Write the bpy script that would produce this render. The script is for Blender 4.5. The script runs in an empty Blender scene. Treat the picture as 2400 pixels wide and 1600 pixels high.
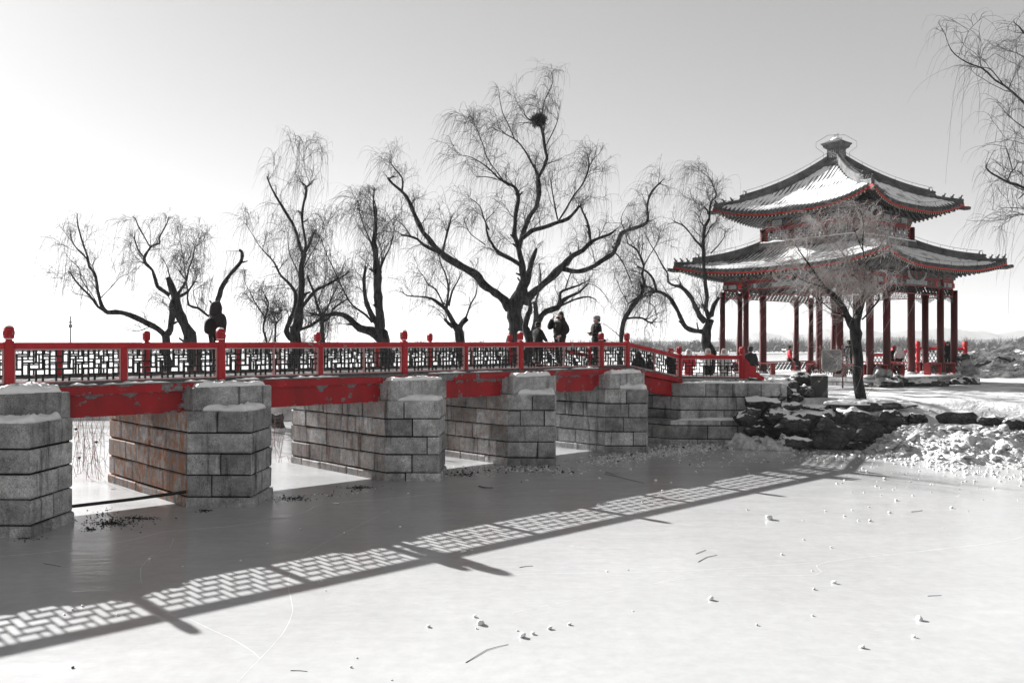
import bpy, bmesh, math, random
import numpy as np
from mathutils import Vector, Matrix, noise as mnoise
D = bpy.data
SC = bpy.context.scene
COL = SC.collection
rad = math.radians
R = random.Random(7)

# ------------------------------------------------------------------ camera, sky, sun, exposure
EYE = 3.25
cam_d = D.cameras.new('camera')
cam_d.lens = 30.0
cam_d.sensor_width = 36.0
cam_d.shift_y = 14 / 2400
cam_d.clip_start = 0.1
cam_d.clip_end = 20000
cam = D.objects.new('camera', cam_d)
COL.objects.link(cam)
cam.location = (0, 0, EYE)
cam.rotation_euler = (rad(90), 0, 0)
SC.camera = cam

SUN_EL = 24.2
SUN_AZ = 43.6            # degrees from straight ahead towards the left
world = D.worlds.new('World')
SC.world = world
world.use_nodes = True
wn = world.node_tree
wn.nodes.clear()
sky = wn.nodes.new('ShaderNodeTexSky')
sky.sky_type = 'NISHITA'
sky.sun_disc = False
sky.sun_elevation = rad(SUN_EL)
sky.sun_rotation = rad(-SUN_AZ)
sky.air_density = 1.0
sky.dust_density = 0.25
sky.ozone_density = 1.0
bw = wn.nodes.new('ShaderNodeRGBToBW')
bg = wn.nodes.new('ShaderNodeBackground')
bg.inputs['Strength'].default_value = 0.0575
wo = wn.nodes.new('ShaderNodeOutputWorld')
wn.links.new(sky.outputs['Color'], bw.inputs[0])
pw = wn.nodes.new('ShaderNodeMath'); pw.operation = 'POWER'; pw.inputs[1].default_value = .66
wn.links.new(bw.outputs[0], pw.inputs[0])
wn.links.new(pw.outputs[0], bg.inputs['Color'])
wn.links.new(bg.outputs[0], wo.inputs['Surface'])

sun_d = D.lights.new('sun', 'SUN')
sun_d.energy = 4.1
sun_d.angle = rad(0.45)
sun_d.color = (1.0, 0.996, 0.988)
sun = D.objects.new('sun', sun_d)
COL.objects.link(sun)
sd = Vector((-math.sin(rad(SUN_AZ)) * math.cos(rad(SUN_EL)), math.cos(rad(SUN_AZ)) * math.cos(rad(SUN_EL)), math.sin(rad(SUN_EL))))
sun.rotation_euler = sd.to_track_quat('Z', 'Y').to_euler()
sun.location = sd * 60

vs = SC.view_settings
vs.view_transform = 'Standard'
vs.look = 'None'
vs.exposure = 2.06
vs.gamma = 1.0
vs.use_curve_mapping = False
SC.cycles.max_bounces = 6
SC.cycles.diffuse_bounces = 3
SC.cycles.glossy_bounces = 3
SC.cycles.volume_bounces = 1

# ------------------------------------------------------------------ helpers
def W(px, py, Y):
    """photograph pixel at distance Y -> world point"""
    return Vector(((px - 1200) / 2000 * Y, Y, EYE - (py - 814) / 2000 * Y))

def ground_at(px, py, z=0.0):
    Y = 2000 * (EYE - z) / (py - 814)
    return Vector(((px - 1200) / 2000 * Y, Y, z))

class MB:
    def __init__(s):
        s.v = []; s.f = []
    def add(s, vs, fs):
        n = len(s.v)
        s.v.extend([tuple(p) for p in vs])
        s.f.extend([tuple(i + n for i in f) for f in fs])
    def box(s, x0, x1, y0, y1, z0, z1):
        s.add([(x0,y0,z0),(x1,y0,z0),(x1,y1,z0),(x0,y1,z0),(x0,y0,z1),(x1,y0,z1),(x1,y1,z1),(x0,y1,z1)],
              [(3,2,1,0),(4,5,6,7),(0,1,5,4),(1,2,6,5),(2,3,7,6),(3,0,4,7)])
        return s
    def cbox(s, x0, x1, y0, y1, z0, z1, c=0.012):
        """box with chamfered edges"""
        def sgn(a, b, t): return a if t < 0 else b
        vs = []; idx = {}
        for sx in (-1, 1):
            for sy in (-1, 1):
                for sz in (-1, 1):
                    X, Y, Z = sgn(x0, x1, sx), sgn(y0, y1, sy), sgn(z0, z1, sz)
                    for a in range(3):
                        p = [X - sx*c, Y - sy*c, Z - sz*c]
                        p[a] = (X, Y, Z)[a]
                        idx[(sx, sy, sz, a)] = len(vs); vs.append(tuple(p))
        fs = []
        for a in range(3):
            b, d = (a+1) % 3, (a+2) % 3
            for sg in (-1, 1):
                q = []
                for sb, se in ((-1,-1),(1,-1),(1,1),(-1,1)):
                    t = [0,0,0]; t[a] = sg; t[b] = sb; t[d] = se
                    q.append(idx[(*t, a)])
                fs.append(q if sg > 0 else q[::-1])
        for a in range(3):           # edges along axis a
            b, d = (a+1) % 3, (a+2) % 3
            for sb in (-1, 1):
                for se in (-1, 1):
                    t0 = [0,0,0]; t1 = [0,0,0]
                    t0[a], t1[a] = -1, 1
                    t0[b] = t1[b] = sb; t0[d] = t1[d] = se
                    q = [idx[(*t0, b)], idx[(*t1, b)], idx[(*t1, d)], idx[(*t0, d)]]
                    fs.append(q if sb*se < 0 else q[::-1])
        for sx in (-1, 1):
            for sy in (-1, 1):
                for sz in (-1, 1):
                    q = [idx[(sx,sy,sz,0)], idx[(sx,sy,sz,1)], idx[(sx,sy,sz,2)]]
                    fs.append(q if sx*sy*sz > 0 else q[::-1])
        s.add(vs, fs); return s
    def prism(s, poly, z0, z1):
        n = len(poly)
        vs = [(p[0], p[1], z0) for p in poly] + [(p[0], p[1], z1) for p in poly]
        fs = [tuple(range(n))[::-1], tuple(range(n, 2*n))] + [(i, (i+1) % n, (i+1) % n + n, i + n) for i in range(n)]
        s.add(vs, fs); return s
    def rings(s, rings, cap0=True, cap1=True):
        n = len(rings[0]); vs = [p for r in rings for p in r]; fs = []
        for k in range(len(rings) - 1):
            for i in range(n):
                j = (i+1) % n
                fs.append((k*n+i, k*n+j, (k+1)*n+j, (k+1)*n+i))
        if cap0: fs.append(tuple(range(n))[::-1])
        if cap1: fs.append(tuple(range((len(rings)-1)*n, len(rings)*n)))
        s.add(vs, fs); return s
    def tube(s, path, radii, n=6, caps=True):
        path = [Vector(p) for p in path]
        if not hasattr(radii, '__len__'): radii = [radii] * len(path)
        t = (path[1] - path[0]).normalized()
        up = Vector((0,0,1)) if abs(t.z) < .9 else Vector((0,1,0))
        a = t.cross(up).normalized()
        rings = []
        for i, p in enumerate(path):
            t = (path[min(i+1, len(path)-1)] - path[max(i-1, 0)])
            if t.length < 1e-9: t = Vector((0,0,1))
            t.normalize()
            a = (a - t * a.dot(t))
            if a.length < 1e-6: a = t.orthogonal()
            a.normalize(); b = t.cross(a)
            rings.append([tuple(p + (a * math.cos(2*math.pi*k/n) + b * math.sin(2*math.pi*k/n)) * radii[i]) for k in range(n)])
        return s.rings(rings, caps, caps)
    def lathe(s, prof, c=(0,0), n=16):
        return s.rings([[(c[0] + r*math.cos(2*math.pi*k/n), c[1] + r*math.sin(2*math.pi*k/n), z) for k in range(n)] for r, z in prof])
    def mesh(s, name, mat, smooth=False, off=(0,0,0)):
        me = D.meshes.new(name)
        if off != (0,0,0):
            s.v = [(a-off[0], b-off[1], c-off[2]) for a, b, c in s.v]
        me.from_pydata(s.v, [], s.f); me.update()
        for m in (mat if isinstance(mat, (list, tuple)) else [mat]): me.materials.append(m)
        if smooth: me.polygons.foreach_set('use_smooth', [True] * len(me.polygons))
        return me
    def build(s, name, mat, parent=None, smooth=False):
        return link(name, s.mesh(name, mat, smooth), parent)

def link(name, me, parent=None, loc=None, rot=None, scale=None):
    o = D.objects.new(name, me); COL.objects.link(o)
    if parent is not None: o.parent = parent
    if loc is not None: o.location = loc
    if rot is not None: o.rotation_euler = rot
    if scale is not None: o.scale = scale
    return o

def tag(o, label=None, cat=None, group=None, kind=None):
    if label: o['label'] = label
    if cat: o['category'] = cat
    if group: o['group'] = group
    if kind: o['kind'] = kind
    return o

def thing(name, label, cat, loc=(0,0,0), rotz=0.0, group=None):
    o = D.objects.new(name, None); COL.objects.link(o)
    o.empty_display_size = .2
    o.location = loc; o.rotation_euler = (0, 0, rotz)
    return tag(o, label, cat, group)

def raw_mesh(name, V, F, mat, smooth=False):
    """fast mesh from numpy arrays (F: quads or tris, uniform)"""
    me = D.meshes.new(name)
    k = F.shape[1]
    me.vertices.add(len(V)); me.vertices.foreach_set('co', V.astype(np.float32).ravel())
    me.loops.add(F.size); me.loops.foreach_set('vertex_index', F.astype(np.int32).ravel())
    me.polygons.add(len(F)); me.polygons.foreach_set('loop_start', np.arange(0, F.size, k, dtype=np.int32))
    me.update(calc_edges=True)
    me.materials.append(mat)
    if smooth: me.polygons.foreach_set('use_smooth', np.ones(len(F), dtype=bool))
    return me

# ------------------------------------------------------------------ materials
def N(nt, typ, **kw):
    n = nt.nodes.new(typ)
    for k, v in kw.items(): setattr(n, k, v)
    return n

class M:
    def __init__(s, name, rough=.8, spec=.3):
        s.m = D.materials.new(name); s.m.use_nodes = True
        s.nt = s.m.node_tree
        s.b = s.nt.nodes['Principled BSDF']
        s.b.inputs['Roughness'].default_value = rough
        s.b.inputs['Specular IOR Level'].default_value = spec
        s.geo = N(s.nt, 'ShaderNodeNewGeometry')
    def pos(s, stretch=(1,1,1)):
        mp = N(s.nt, 'ShaderNodeMapping'); mp.inputs['Scale'].default_value = stretch
        s.nt.links.new(s.geo.outputs['Position'], mp.inputs['Vector'])
        return mp.outputs[0]
    def noise(s, scale, detail=4, stretch=(1,1,1), rough=.6, lo=None, hi=None):
        n = N(s.nt, 'ShaderNodeTexNoise')
        n.inputs['Scale'].default_value = scale; n.inputs['Detail'].default_value = detail; n.inputs['Roughness'].default_value = rough
        s.nt.links.new(s.pos(stretch), n.inputs['Vector'])
        o = n.outputs['Fac']
        if lo is not None: o = s.remap(o, lo, hi)
        return o
    def remap(s, o, lo, hi, a=0.0, b=1.0):
        r = N(s.nt, 'ShaderNodeMapRange'); r.clamp = True
        for k, x in zip(('From Min','From Max','To Min','To Max'), (lo, hi, a, b)): r.inputs[k].default_value = x
        s.nt.links.new(o, r.inputs['Value']); return r.outputs[0]
    def voro(s, scale, feature='DISTANCE_TO_EDGE', stretch=(1,1,1), out='Distance'):
        n = N(s.nt, 'ShaderNodeTexVoronoi'); n.feature = feature; n.inputs['Scale'].default_value = scale
        s.nt.links.new(s.pos(stretch), n.inputs['Vector']); return n.outputs[out]
    def mix(s, fac, a, b):
        n = N(s.nt, 'ShaderNodeMix'); n.data_type = 'RGBA'
        s._in(n.inputs[0], fac); s._in(n.inputs[6], a); s._in(n.inputs[7], b); return n.outputs[2]
    def mul(s, a, b):
        n = N(s.nt, 'ShaderNodeMix'); n.data_type = 'RGBA'; n.blend_type = 'MULTIPLY'
        n.inputs[0].default_value = 1.0
        s._in(n.inputs[6], a); s._in(n.inputs[7], b); return n.outputs[2]
    def math(s, op, a, b=0.0):
        n = N(s.nt, 'ShaderNodeMath'); n.operation = op
        s._in(n.inputs[0], a); s._in(n.inputs[1], b); return n.outputs[0]
    def _in(s, sock, v):
        if isinstance(v, (int, float)): sock.default_value = v
        elif isinstance(v, tuple): sock.default_value = (*v, 1.0) if len(v) == 3 else v
        else: s.nt.links.new(v, sock)
    def rand(s, lo, hi):
        o = N(s.nt, 'ShaderNodeObjectInfo'); return s.remap(o.outputs['Random'], 0, 1, lo, hi)
    def bump(s, h, strength=.3, dist=.02):
        n = N(s.nt, 'ShaderNodeBump'); n.inputs['Strength'].default_value = strength; n.inputs['Distance'].default_value = dist
        s.nt.links.new(h, n.inputs['Height']); s.nt.links.new(n.outputs[0], s.b.inputs['Normal']); return s
    def col(s, c): s._in(s.b.inputs['Base Color'], c); return s
    def rough(s, c): s._in(s.b.inputs['Roughness'], c); return s

def g(x): return (x, x, x)

def simple(name, c, c2=None, scale=6, rough=.8, spec=.3, bump=.0, bscale=40, stretch=(1,1,1), rnd=0.0):
    m = M(name, rough, spec)
    c2 = c2 or tuple(x * .7 for x in c)
    o = m.mix(m.noise(scale, 5, stretch, .65, .3, .7), c2, c)
    if rnd: o = m.mul(o, m.rand(1 - rnd, 1 + rnd))
    m.col(o)
    if bump: m.bump(m.noise(bscale, 4, stretch), bump, .02)
    return m.m

def stone_mat(name, rust=0.0, base=.70, chalk=0.0):
    m = M(name, .85, .25)
    big = m.noise(1.3, 5, (1,1,1), .6, .32, .68)
    c = m.mix(big, g(base * .50), g(base * 1.12))
    speck = m.noise(70, 3, (1,1,1), .7, .36, .62)
    c = m.mul(c, m.remap(speck, 0, 1, .50, 1.28))
    pits = m.noise(28, 4, (1,1,1), .7, .34, .42)
    c = m.mul(c, m.remap(pits, 0, 1, .45, 1.0))
    blot = m.noise(6, 6, (1,1,1), .75, .36, .64)
    c = m.mul(c, m.remap(blot, 0, 1, .68, 1.18))
    drip = m.noise(3.2, 5, (1.6,1.6,.16), .6, .56, .70)
    c = m.mix(m.math('MULTIPLY', drip, .8), c, g(.03))
    lite = m.noise(4.5, 4, (1.5,1.5,.2), .6, .62, .74)
    c = m.mix(m.math('MULTIPLY', lite, .35), c, g(min(.8, base * 1.9)))
    c = m.mul(c, m.rand(.62, 1.32))
    if rust:
        r = m.math('MULTIPLY', m.noise(5.5, 8, (1,1,.55), .8, .44, .60), rust)
        c = m.mix(r, c, (.46, .17, .06))
    if chalk:
        w = m.math('MULTIPLY', m.noise(9, 6, (1,1,.5), .8, .60, .66), chalk)
        c = m.mix(w, c, g(.75))
    m.col(c)
    h = m.math('ADD', m.math('MULTIPLY', speck, .35), m.math('ADD', m.math('MULTIPLY', pits, .5), m.noise(9, 5)))
    m.bump(h, .9, .03)
    return m.m

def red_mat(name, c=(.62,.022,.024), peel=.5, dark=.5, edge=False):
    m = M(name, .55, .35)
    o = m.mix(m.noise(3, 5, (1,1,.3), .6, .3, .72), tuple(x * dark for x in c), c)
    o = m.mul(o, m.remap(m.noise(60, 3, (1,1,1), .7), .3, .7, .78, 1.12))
    if peel:
        nz = m.noise(2.6, 9, (1,1,1.2), .68)
        if edge:          # paint fails first along the top edge and at the ends of the boards
            tc = N(m.nt, 'ShaderNodeTexCoord'); sp = N(m.nt, 'ShaderNodeSeparateXYZ'); m.nt.links.new(tc.outputs['Generated'], sp.inputs[0])
            ex = m.remap(m.math('ABSOLUTE', m.math('SUBTRACT', sp.outputs[0], .5)), .40, .5, 0, .15)
            ez = m.math('MAXIMUM', m.remap(sp.outputs[2], .78, 1.0, 0, .14), m.remap(sp.outputs[2], .10, 0.0, 0, .10))
            nz = m.math('ADD', nz, m.math('MAXIMUM', ex, ez))
        a = m.remap(nz, .53 + (1-peel) * .15, .54 + (1-peel) * .15)
        b = m.noise(8, 4, (1,1,1), .6, .70, .715)
        k = m.math('MAXIMUM', a, b)
        o = m.mix(k, o, m.mix(m.noise(14, 4, (1,1,1), .7, .3, .7), g(.07), g(.3)))
        m.bump(m.math('MULTIPLY', k, -1.0), .6, .008)
    m.col(o)
    return m.m

m_stone = stone_mat('granite')
m_stone_rust = stone_mat('granite_rust_stained', 1.0, .66, .75)
m_stone_rust2 = stone_mat('granite_slightly_rust_stained', .32, .68, .35)
m_cap = stone_mat('granite_pale', 0, .74)
m_joint = simple('dark_joint', g(.03), g(.012), 14, .95, .1)
m_red = red_mat('red_paint_rail', (.54,.012,.021), .25, .62)
m_red_beam = red_mat('red_paint_beam', (.48,.008,.015), .52, .55, True)
m_red_post = red_mat('red_paint_post', (.48,.010,.018), .15, .6)
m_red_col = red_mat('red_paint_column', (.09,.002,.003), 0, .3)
m_red_dark = red_mat('red_paint_bench', (.27,.007,.009), 0, .5)
m_red_eave = red_mat('red_paint_eave', (.55,.015,.011), 0, .75)
m_pink = simple('lit_pink_trim', (.60,.22,.22), g(.32), 9, .8)  # light caught by the panel frames, put into their colour as pale pink
m_lattice = simple('dark_lattice_wood', g(.028), g(.014), 12, .8, .2, .3, 60)
m_wood_grey = simple('weathered_grey_wood', g(.17), g(.05), 9, .9, .2, .5, 30, (1,1,4))
m_tile = simple('grey_roof_tile', g(.12), g(.045), 3.2, .85, .3, .4, 50, (1,1,1), .2)
m_ridge = simple('grey_ridge_brick', g(.15), g(.05), 2.2, .9, .2, .5, 26)
m_bark = M('bark', .95, .1)
_k = m_bark.noise(7, 6, (1,1,.22), .7, .36, .66)
m_bark.col(m_bark.mix(_k, g(.004), g(.06))); m_bark.bump(_k, .9, .05); m_bark = m_bark.m
m_bark_pale = M('bark_pale', .95, .1)
_k = m_bark_pale.noise(16, 6, (1,1,.25), .7, .36, .66)
m_bark_pale.col(m_bark_pale.mix(_k, g(.02), g(.20))); m_bark_pale.bump(_k, .9, .03); m_bark_pale = m_bark_pale.m
m_twig = simple('twig', g(.075), g(.03), 1.5, .9, .1)
m_twig_pale = simple('twig_pale_grey', g(.45), (.20,.15,.13), 1.2, .9, .1)  # pale grey and dull brown mixed at random along the twigs
m_twig_far = simple('twig_far', g(.10), g(.04), .5, .95, .1)

m_ = M('snow', .75, .2)
m_.col(m_.mix(m_.noise(2.5, 5, (1,1,1), .6, .3, .7), g(.80), g(.90)))
m_.bump(m_.math('ADD', m_.noise(9, 5), m_.math('MULTIPLY', m_.noise(50, 3), .3)), .5, .05)
m_snow = m_.m
m_ = M('trodden_snow', .85, .15)
_k = m_.noise(.55, 7, (1,1,1), .68, .42, .66)
m_.col(m_.mix(_k, g(.80), g(.28)))
m_.bump(m_.math('ADD', m_.noise(1.6, 6), m_.math('MULTIPLY', m_.noise(14, 4), .35)), .7, .12)
m_ground = m_.m
m_ = M('ice_chunk', .5, .4)
m_.col(m_.mul(m_.mix(m_.noise(5, 5, (1,1,1), .6, .3, .7), g(.62), g(.86)), m_.rand(.85, 1.05)))
m_.bump(m_.noise(22, 5), .4, .02)
m_chunk = m_.m
m_ = M('rubble', .8, .2)
_k = m_.noise(1.9, 8, (1,1,1), .78, .52, .70)  # scattered dark patches, as in the gaps between slabs
m_.col(m_.mul(m_.mix(_k, m_.mix(m_.noise(9, 4, (1,1,1), .6, .3, .7), g(.40), g(.68)), g(.13)), m_.remap(m_.noise(30, 3), .3, .7, .8, 1.1)))
m_.bump(m_.noise(16, 5), .5, .03)
m_rubble = m_.m

# rock with snow lying on its flat, upward parts
m_ = M('dark_rock_with_snow', .85, .25)
_r = m_.noise(1.8, 7, (1,1,1.6), .7, .3, .72)
_rc = m_.mix(_r, g(.008), g(.10))
_rc = m_.mix(m_.noise(3.2, 8, (1,1,2.4), .78, .53, .72), _rc, g(.24))
_rc = m_.mul(_rc, m_.remap(m_.voro(2.6, 'DISTANCE_TO_EDGE', (1,1,1.8)), .0, .05, .25, 1.0))
_sep = N(m_.nt, 'ShaderNodeSeparateXYZ'); m_.nt.links.new(m_.geo.outputs['Normal'], _sep.inputs[0])
_sn = m_.math('ADD', _sep.outputs[2], m_.remap(m_.noise(2.2, 5), .3, .7, -.26, .26))
_sn = m_.remap(_sn, .75, .81)
m_.col(m_.mix(_sn, _rc, g(.86)))
m_.bump(m_.math('ADD', m_.noise(3.5, 7), m_.math('MULTIPLY', _sn, .4)), .9, .12)
m_rock = m_.m
m_ = M('pale_garden_rock', .85, .25)
m_.col(m_.mix(m_.noise(4, 6, (1,1,1), .7, .35, .65), g(.12), g(.5))); m_.bump(m_.noise(6, 7), .9, .12)
m_rock_pale = m_.m

# lake ice
m_ = M('lake_ice', .3, .5)
_l = m_.noise(.22, 6, (1,1,1), .6, .3, .7)
_c = m_.mix(_l, g(.37), g(.43))
_c = m_.mul(_c, m_.remap(m_.noise(5, 6, (1,1,1), .7), .3, .7, .92, 1.06))
_fr = m_.noise(.9, 7, (.45,1.5,1), .72, .62, .74)
_c = m_.mix(m_.math('MULTIPLY', _fr, .22), _c, g(.60))
_dk = m_.noise(.5, 7, (.6,1.2,1), .75, .66, .78)
_c = m_.mix(m_.math('MULTIPLY', _dk, .10), _c, g(.12))
m_.col(_c)
m_.rough(m_.remap(m_.noise(.8, 6, (.5,1.4,1), .7), .3, .7, .10, .28))
m_.bump(m_.math('ADD', m_.noise(.8, 3, (1,2.5,1)), m_.math('MULTIPLY', m_.noise(12, 5, (1,3.5,1)), .07)), .22, .05)
m_ice = m_.m

m_dark_metal = simple('dark_metal', g(.02), g(.012), 10, .6, .4)
m_box = simple('grey_painted_metal', g(.045), g(.032), 20, .6, .3, .1, 80)
m_plaque = simple('grey_sign_face', g(.20), g(.15), 30, .6, .3)
m_ink = simple('sign_print', g(.06), g(.045), 30, .7, .2)
m_gold = simple('gold_edge', (.34,.30,.2), g(.3), 30, .5, .4)
m_post_wood = simple('sign_post', (.22,.05,.045), g(.10), 12, .7, .3)
m_leaf = simple('leaf_litter', g(.045), g(.012), 9, .95, .1)
m_litterpale = simple('pale_crumbs', g(.75), g(.45), 9, .8, .1)
m_reed = simple('dry_reed', (.16,.04,.035), g(.09), 2.5, .9, .1)
m_hill = M('far_hills', .95, .05)
m_hill.col(m_hill.mix(m_hill.noise(.006, 6, (1,1,3), .7, .3, .7), g(.12), g(.19))); m_hill = m_hill.m
m_mound = M('brushy_bank', .95, .1)
_k = m_mound.noise(.9, 8, (1,1,2.2), .78, .40, .64)
m_mound.col(m_mound.mix(m_mound.noise(.7, 6, (1,1,3.0), .7, .60, .70), m_mound.mix(_k, g(.02), g(.13)), g(.6)))
m_mound.bump(m_mound.noise(2.4, 8), 1.0, .3); m_mound = m_mound.m
# ------------------------------------------------------------------ ground
UX, UY = 0.7242, 0.6896                 # the bridge runs along U, V points across it, away from the camera
P0 = Vector((-9.2, 15.6, 0))
BROT = math.atan2(UY, UX)
def B(s, v, z=0.0): return Vector((P0.x + UX*s - UY*v, P0.y + UY*s + UX*v, z))
def fbm(x, y, z=0.0, o=4):
    return mnoise.fractal(Vector((x, y, z)), 1.0, 2.0, o)
def sstep(a, b, x):
    t = max(0.0, min(1.0, (x - a) / (b - a))); return t*t*(3 - 2*t)
def lerp_tab(tab, x):
    if x <= tab[0][0]: return tab[0][1]
    for (a, p), (b, q) in zip(tab, tab[1:]):
        if x <= b: return p + (q - p) * (x - a) / (b - a)
    return tab[-1][1]
SHORE = [(-80,39.5),(-30,38.5),(-12,37.6),(0,37.5),(3,36.6),(5.6,32.6),(7.2,29.9),(9.2,28.0),(11.3,27.0),(12.2,26.6),(14,25.4),(17,24.0),(24,21.4),(40,19.0),(90,12)]
def land(x, y):
    sh = lerp_tab(SHORE, x) + .5 * fbm(x*.35, 3.1)
    d = y - sh
    top = 1.0 + .5 * sstep(3, 8, x) - .35 * sstep(13, 22, x) * (1 - sstep(25, 33, y))
    width = 1.3 if x < 11 else 1.3 + 2.8 * sstep(11, 15, x)
    z = -.25 + (top + .25) * sstep(-.1, width, d)
    z += (.10 * fbm(x*.5, y*.5, 1.7) + .05 * fbm(x*1.7, y*1.7, 4.0)) * sstep(0, 2, d)
    far = lerp_tab([(-80,54),(-10,55),(5,60),(14,84),(90,110)], x)
    z -= (top + .4) * sstep(far - 3, far, y)
    z += .62 * math.exp(-((x - 8.4)**2/3.0 + (y - 32.3)**2/3.2))             # ramp down from the bridge end
    # keep the pavilion's floor clear
    lx, ly = x - 16.82, y - 44.25
    e = max(abs(lx*.62 - ly*.785), abs(lx*.785 + ly*.62))
    if e < 7.5: z = z + (1.5 - z) * (1 - sstep(5.4, 7.5, e))
    return z
def ground_mesh():
    xs = np.arange(-62, 72.1, .6); ys = np.concatenate([np.arange(18, 40, .35), np.arange(40, 112, .9)])
    V = np.array([[(x, y, land(x, y)) for x in xs] for y in ys]).reshape(-1, 3)
    nx, ny = len(xs), len(ys)
    i = np.arange(nx - 1)[None, :] + nx * np.arange(ny - 1)[:, None]
    F = np.stack([i, i + 1, i + 1 + nx, i + nx], -1).reshape(-1, 4)
    return raw_mesh('snowy_ground', V, F, m_ground, True)
tag(link('snowy_ground', ground_mesh()), 'trodden snow on the low bank under the willows and pavilion', kind='structure')

mb = MB(); mb.add([(-2400,-45,0),(2400,-45,0),(2400,3300,0),(-2400,3300,0)], [(0,1,2,3)])
tag(mb.build('lake_ice', m_ice), 'frozen lake with smooth grey ice', kind='structure')

# ------------------------------------------------------------------ stone work
def stone_course(poly, z0, z1, lens, out, parent, mat, seed, skip=(), name='stone_block', gap=.011, depth=.26, ch=.020):
    """one ring of dressed stones round a closed polygon (counter-clockwise); every stone is a part"""
    r = random.Random(seed); n = len(poly)
    P = [Vector((p[0], p[1])) for p in poly]
    nor = []
    for i in range(n):
        d = (P[(i+1) % n] - P[i]).normalized(); nor.append(Vector((d.y, -d.x)))
    def corner(i, o):
        a, b = nor[i-1], nor[i]; k = (a + b); k = k / max(.2, (1 + a.dot(b))); return P[i] + k * o
    for i in range(n):
        if i in skip: continue
        j = (i+1) % n
        a_out, b_out = corner(i, out), corner(j, out)
        d = (P[j] - P[i]).normalized(); nn = nor[i]
        Ln = (b_out - a_out).length
        cuts = [0.0]
        want = r.uniform(*lens) * r.choice((.55, 1.0))
        while cuts[-1] + want < Ln - lens[0] * .45:
            cuts.append(cuts[-1] + want); want = r.uniform(*lens)
        cuts.append(Ln)
        for k in range(len(cuts) - 1):
            jt = r.uniform(-.02, .008)
            za, zb = z0 + gap + r.uniform(0, .012), z1 - gap - r.uniform(-.004, .014)
            vg = gap*r.uniform(.7, 1.8)
            s0, s1 = cuts[k] + (vg if k else 0), cuts[k+1] - (vg if k < len(cuts) - 2 else 0)
            sl, sr = r.uniform(-.006, .006), r.uniform(-.006, .006)
            o0 = a_out + d*s0; o1 = a_out + d*s1
            i0 = (corner(i, out - depth) if k == 0 else o0 - nn*depth)
            i1 = (corner(j, out - depth) if k == len(cuts) - 2 else o1 - nn*depth)
            f = [(o0 + d*ch + nn*jt), (o1 - d*ch + nn*jt)]
            if k == 0: rim0 = a_out + (corner(i, out - ch) - a_out)
            else: rim0 = o0 - nn*ch
            if k == len(cuts) - 2: rim1 = corner(j, out - ch)
            else: rim1 = o1 - nn*ch
            R0 = []
            for fi, fz in ((0, za+ch+sl), (1, za+ch+sr), (1, zb-ch+sr), (0, zb-ch+sl)):
                cc = r.uniform(0, .014) if r.random() < .75 else r.uniform(.02, .05)
                pp = f[fi] + d*(cc if fi == 0 else -cc)*.7
                R0.append((pp.x, pp.y, fz + (cc if fz < (za+zb)/2 else -cc)*.6))
            R1 = [(rim0.x, rim0.y, za), (rim1.x, rim1.y, za), (rim1.x, rim1.y, zb), (rim0.x, rim0.y, zb)]
            R2 = [(i0.x, i0.y, za), (i1.x, i1.y, za), (i1.x, i1.y, zb), (i0.x, i0.y, zb)]
            m = MB(); m.rings([R0[::-1], R1[::-1], R2[::-1]])
            mm = mat[i] if isinstance(mat, dict) and i in mat else (mat[None] if isinstance(mat, dict) else mat)
            m.build(name, mm, parent)

def inset(poly, k):
    n = len(poly); P = [Vector((p[0], p[1])) for p in poly]; out = []
    for i in range(n):
        d0 = (P[i] - P[i-1]).normalized(); d1 = (P[(i+1) % n] - P[i]).normalized()
        a, b = Vector((d0.y, -d0.x)), Vector((d1.y, -d1.x))
        q = P[i] - (a + b) / max(.2, 1 + a.dot(b)) * k
        out.append((q.x, q.y))
    return out

def snow_lump(poly, z, h, seed, name, parent, jag=.035, n_sub=7, tag_kind=True, mat=None, flat=.55):
    """a lump of settled snow over a polygon, ragged rim and uneven top"""
    r = random.Random(seed); out = []
    n = len(poly)
    for i in range(n):
        a, b = Vector(poly[i]), Vector(poly[(i+1) % n])
        m = max(2, int((b - a).length / .05)) if n_sub else 1
        m = min(m, 60)
        for k in range(m):
            out.append(a + (b - a) * (k / m))
    c = sum(out, Vector((0, 0))) / len(out)
    rings = []
    off = r.uniform(0, 50)
    for sc, hh in ((1.0, 0.0), (.985, .35), (.94, .72), (.86, .92), (.74, 1.0), (.58, 1.0), (.40, 1.0), (.2, 1.0)):
        ring = []
        for p in out:
            q = c + (p - c) * sc
            jx = (fbm(p.x*4 + off, p.y*4, 1.0) + .6*fbm(p.x*13 + off, p.y*13, 4.0)) * jag * (1.3 if sc > .9 else .5)
            q = q + (p - c).normalized() * jx
            t = flat + (1 - flat) * max(0.0, min(1.6, .9 + 1.5 * fbm(q.x*2.2 + off, q.y*2.2, 3.0))) + .42 * fbm(q.x*8 + off, q.y*8, 2.0) + .22 * fbm(q.x*22 + off, q.y*22, 6.0)
            ring.append((q.x, q.y, z + h * hh * max(.12, t)))
        rings.append(ring)
    m = MB(); m.rings(rings)
    o = m.build(name, mat or m_snow, parent, True)
    return tag(o, kind='stuff') if tag_kind else o

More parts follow.
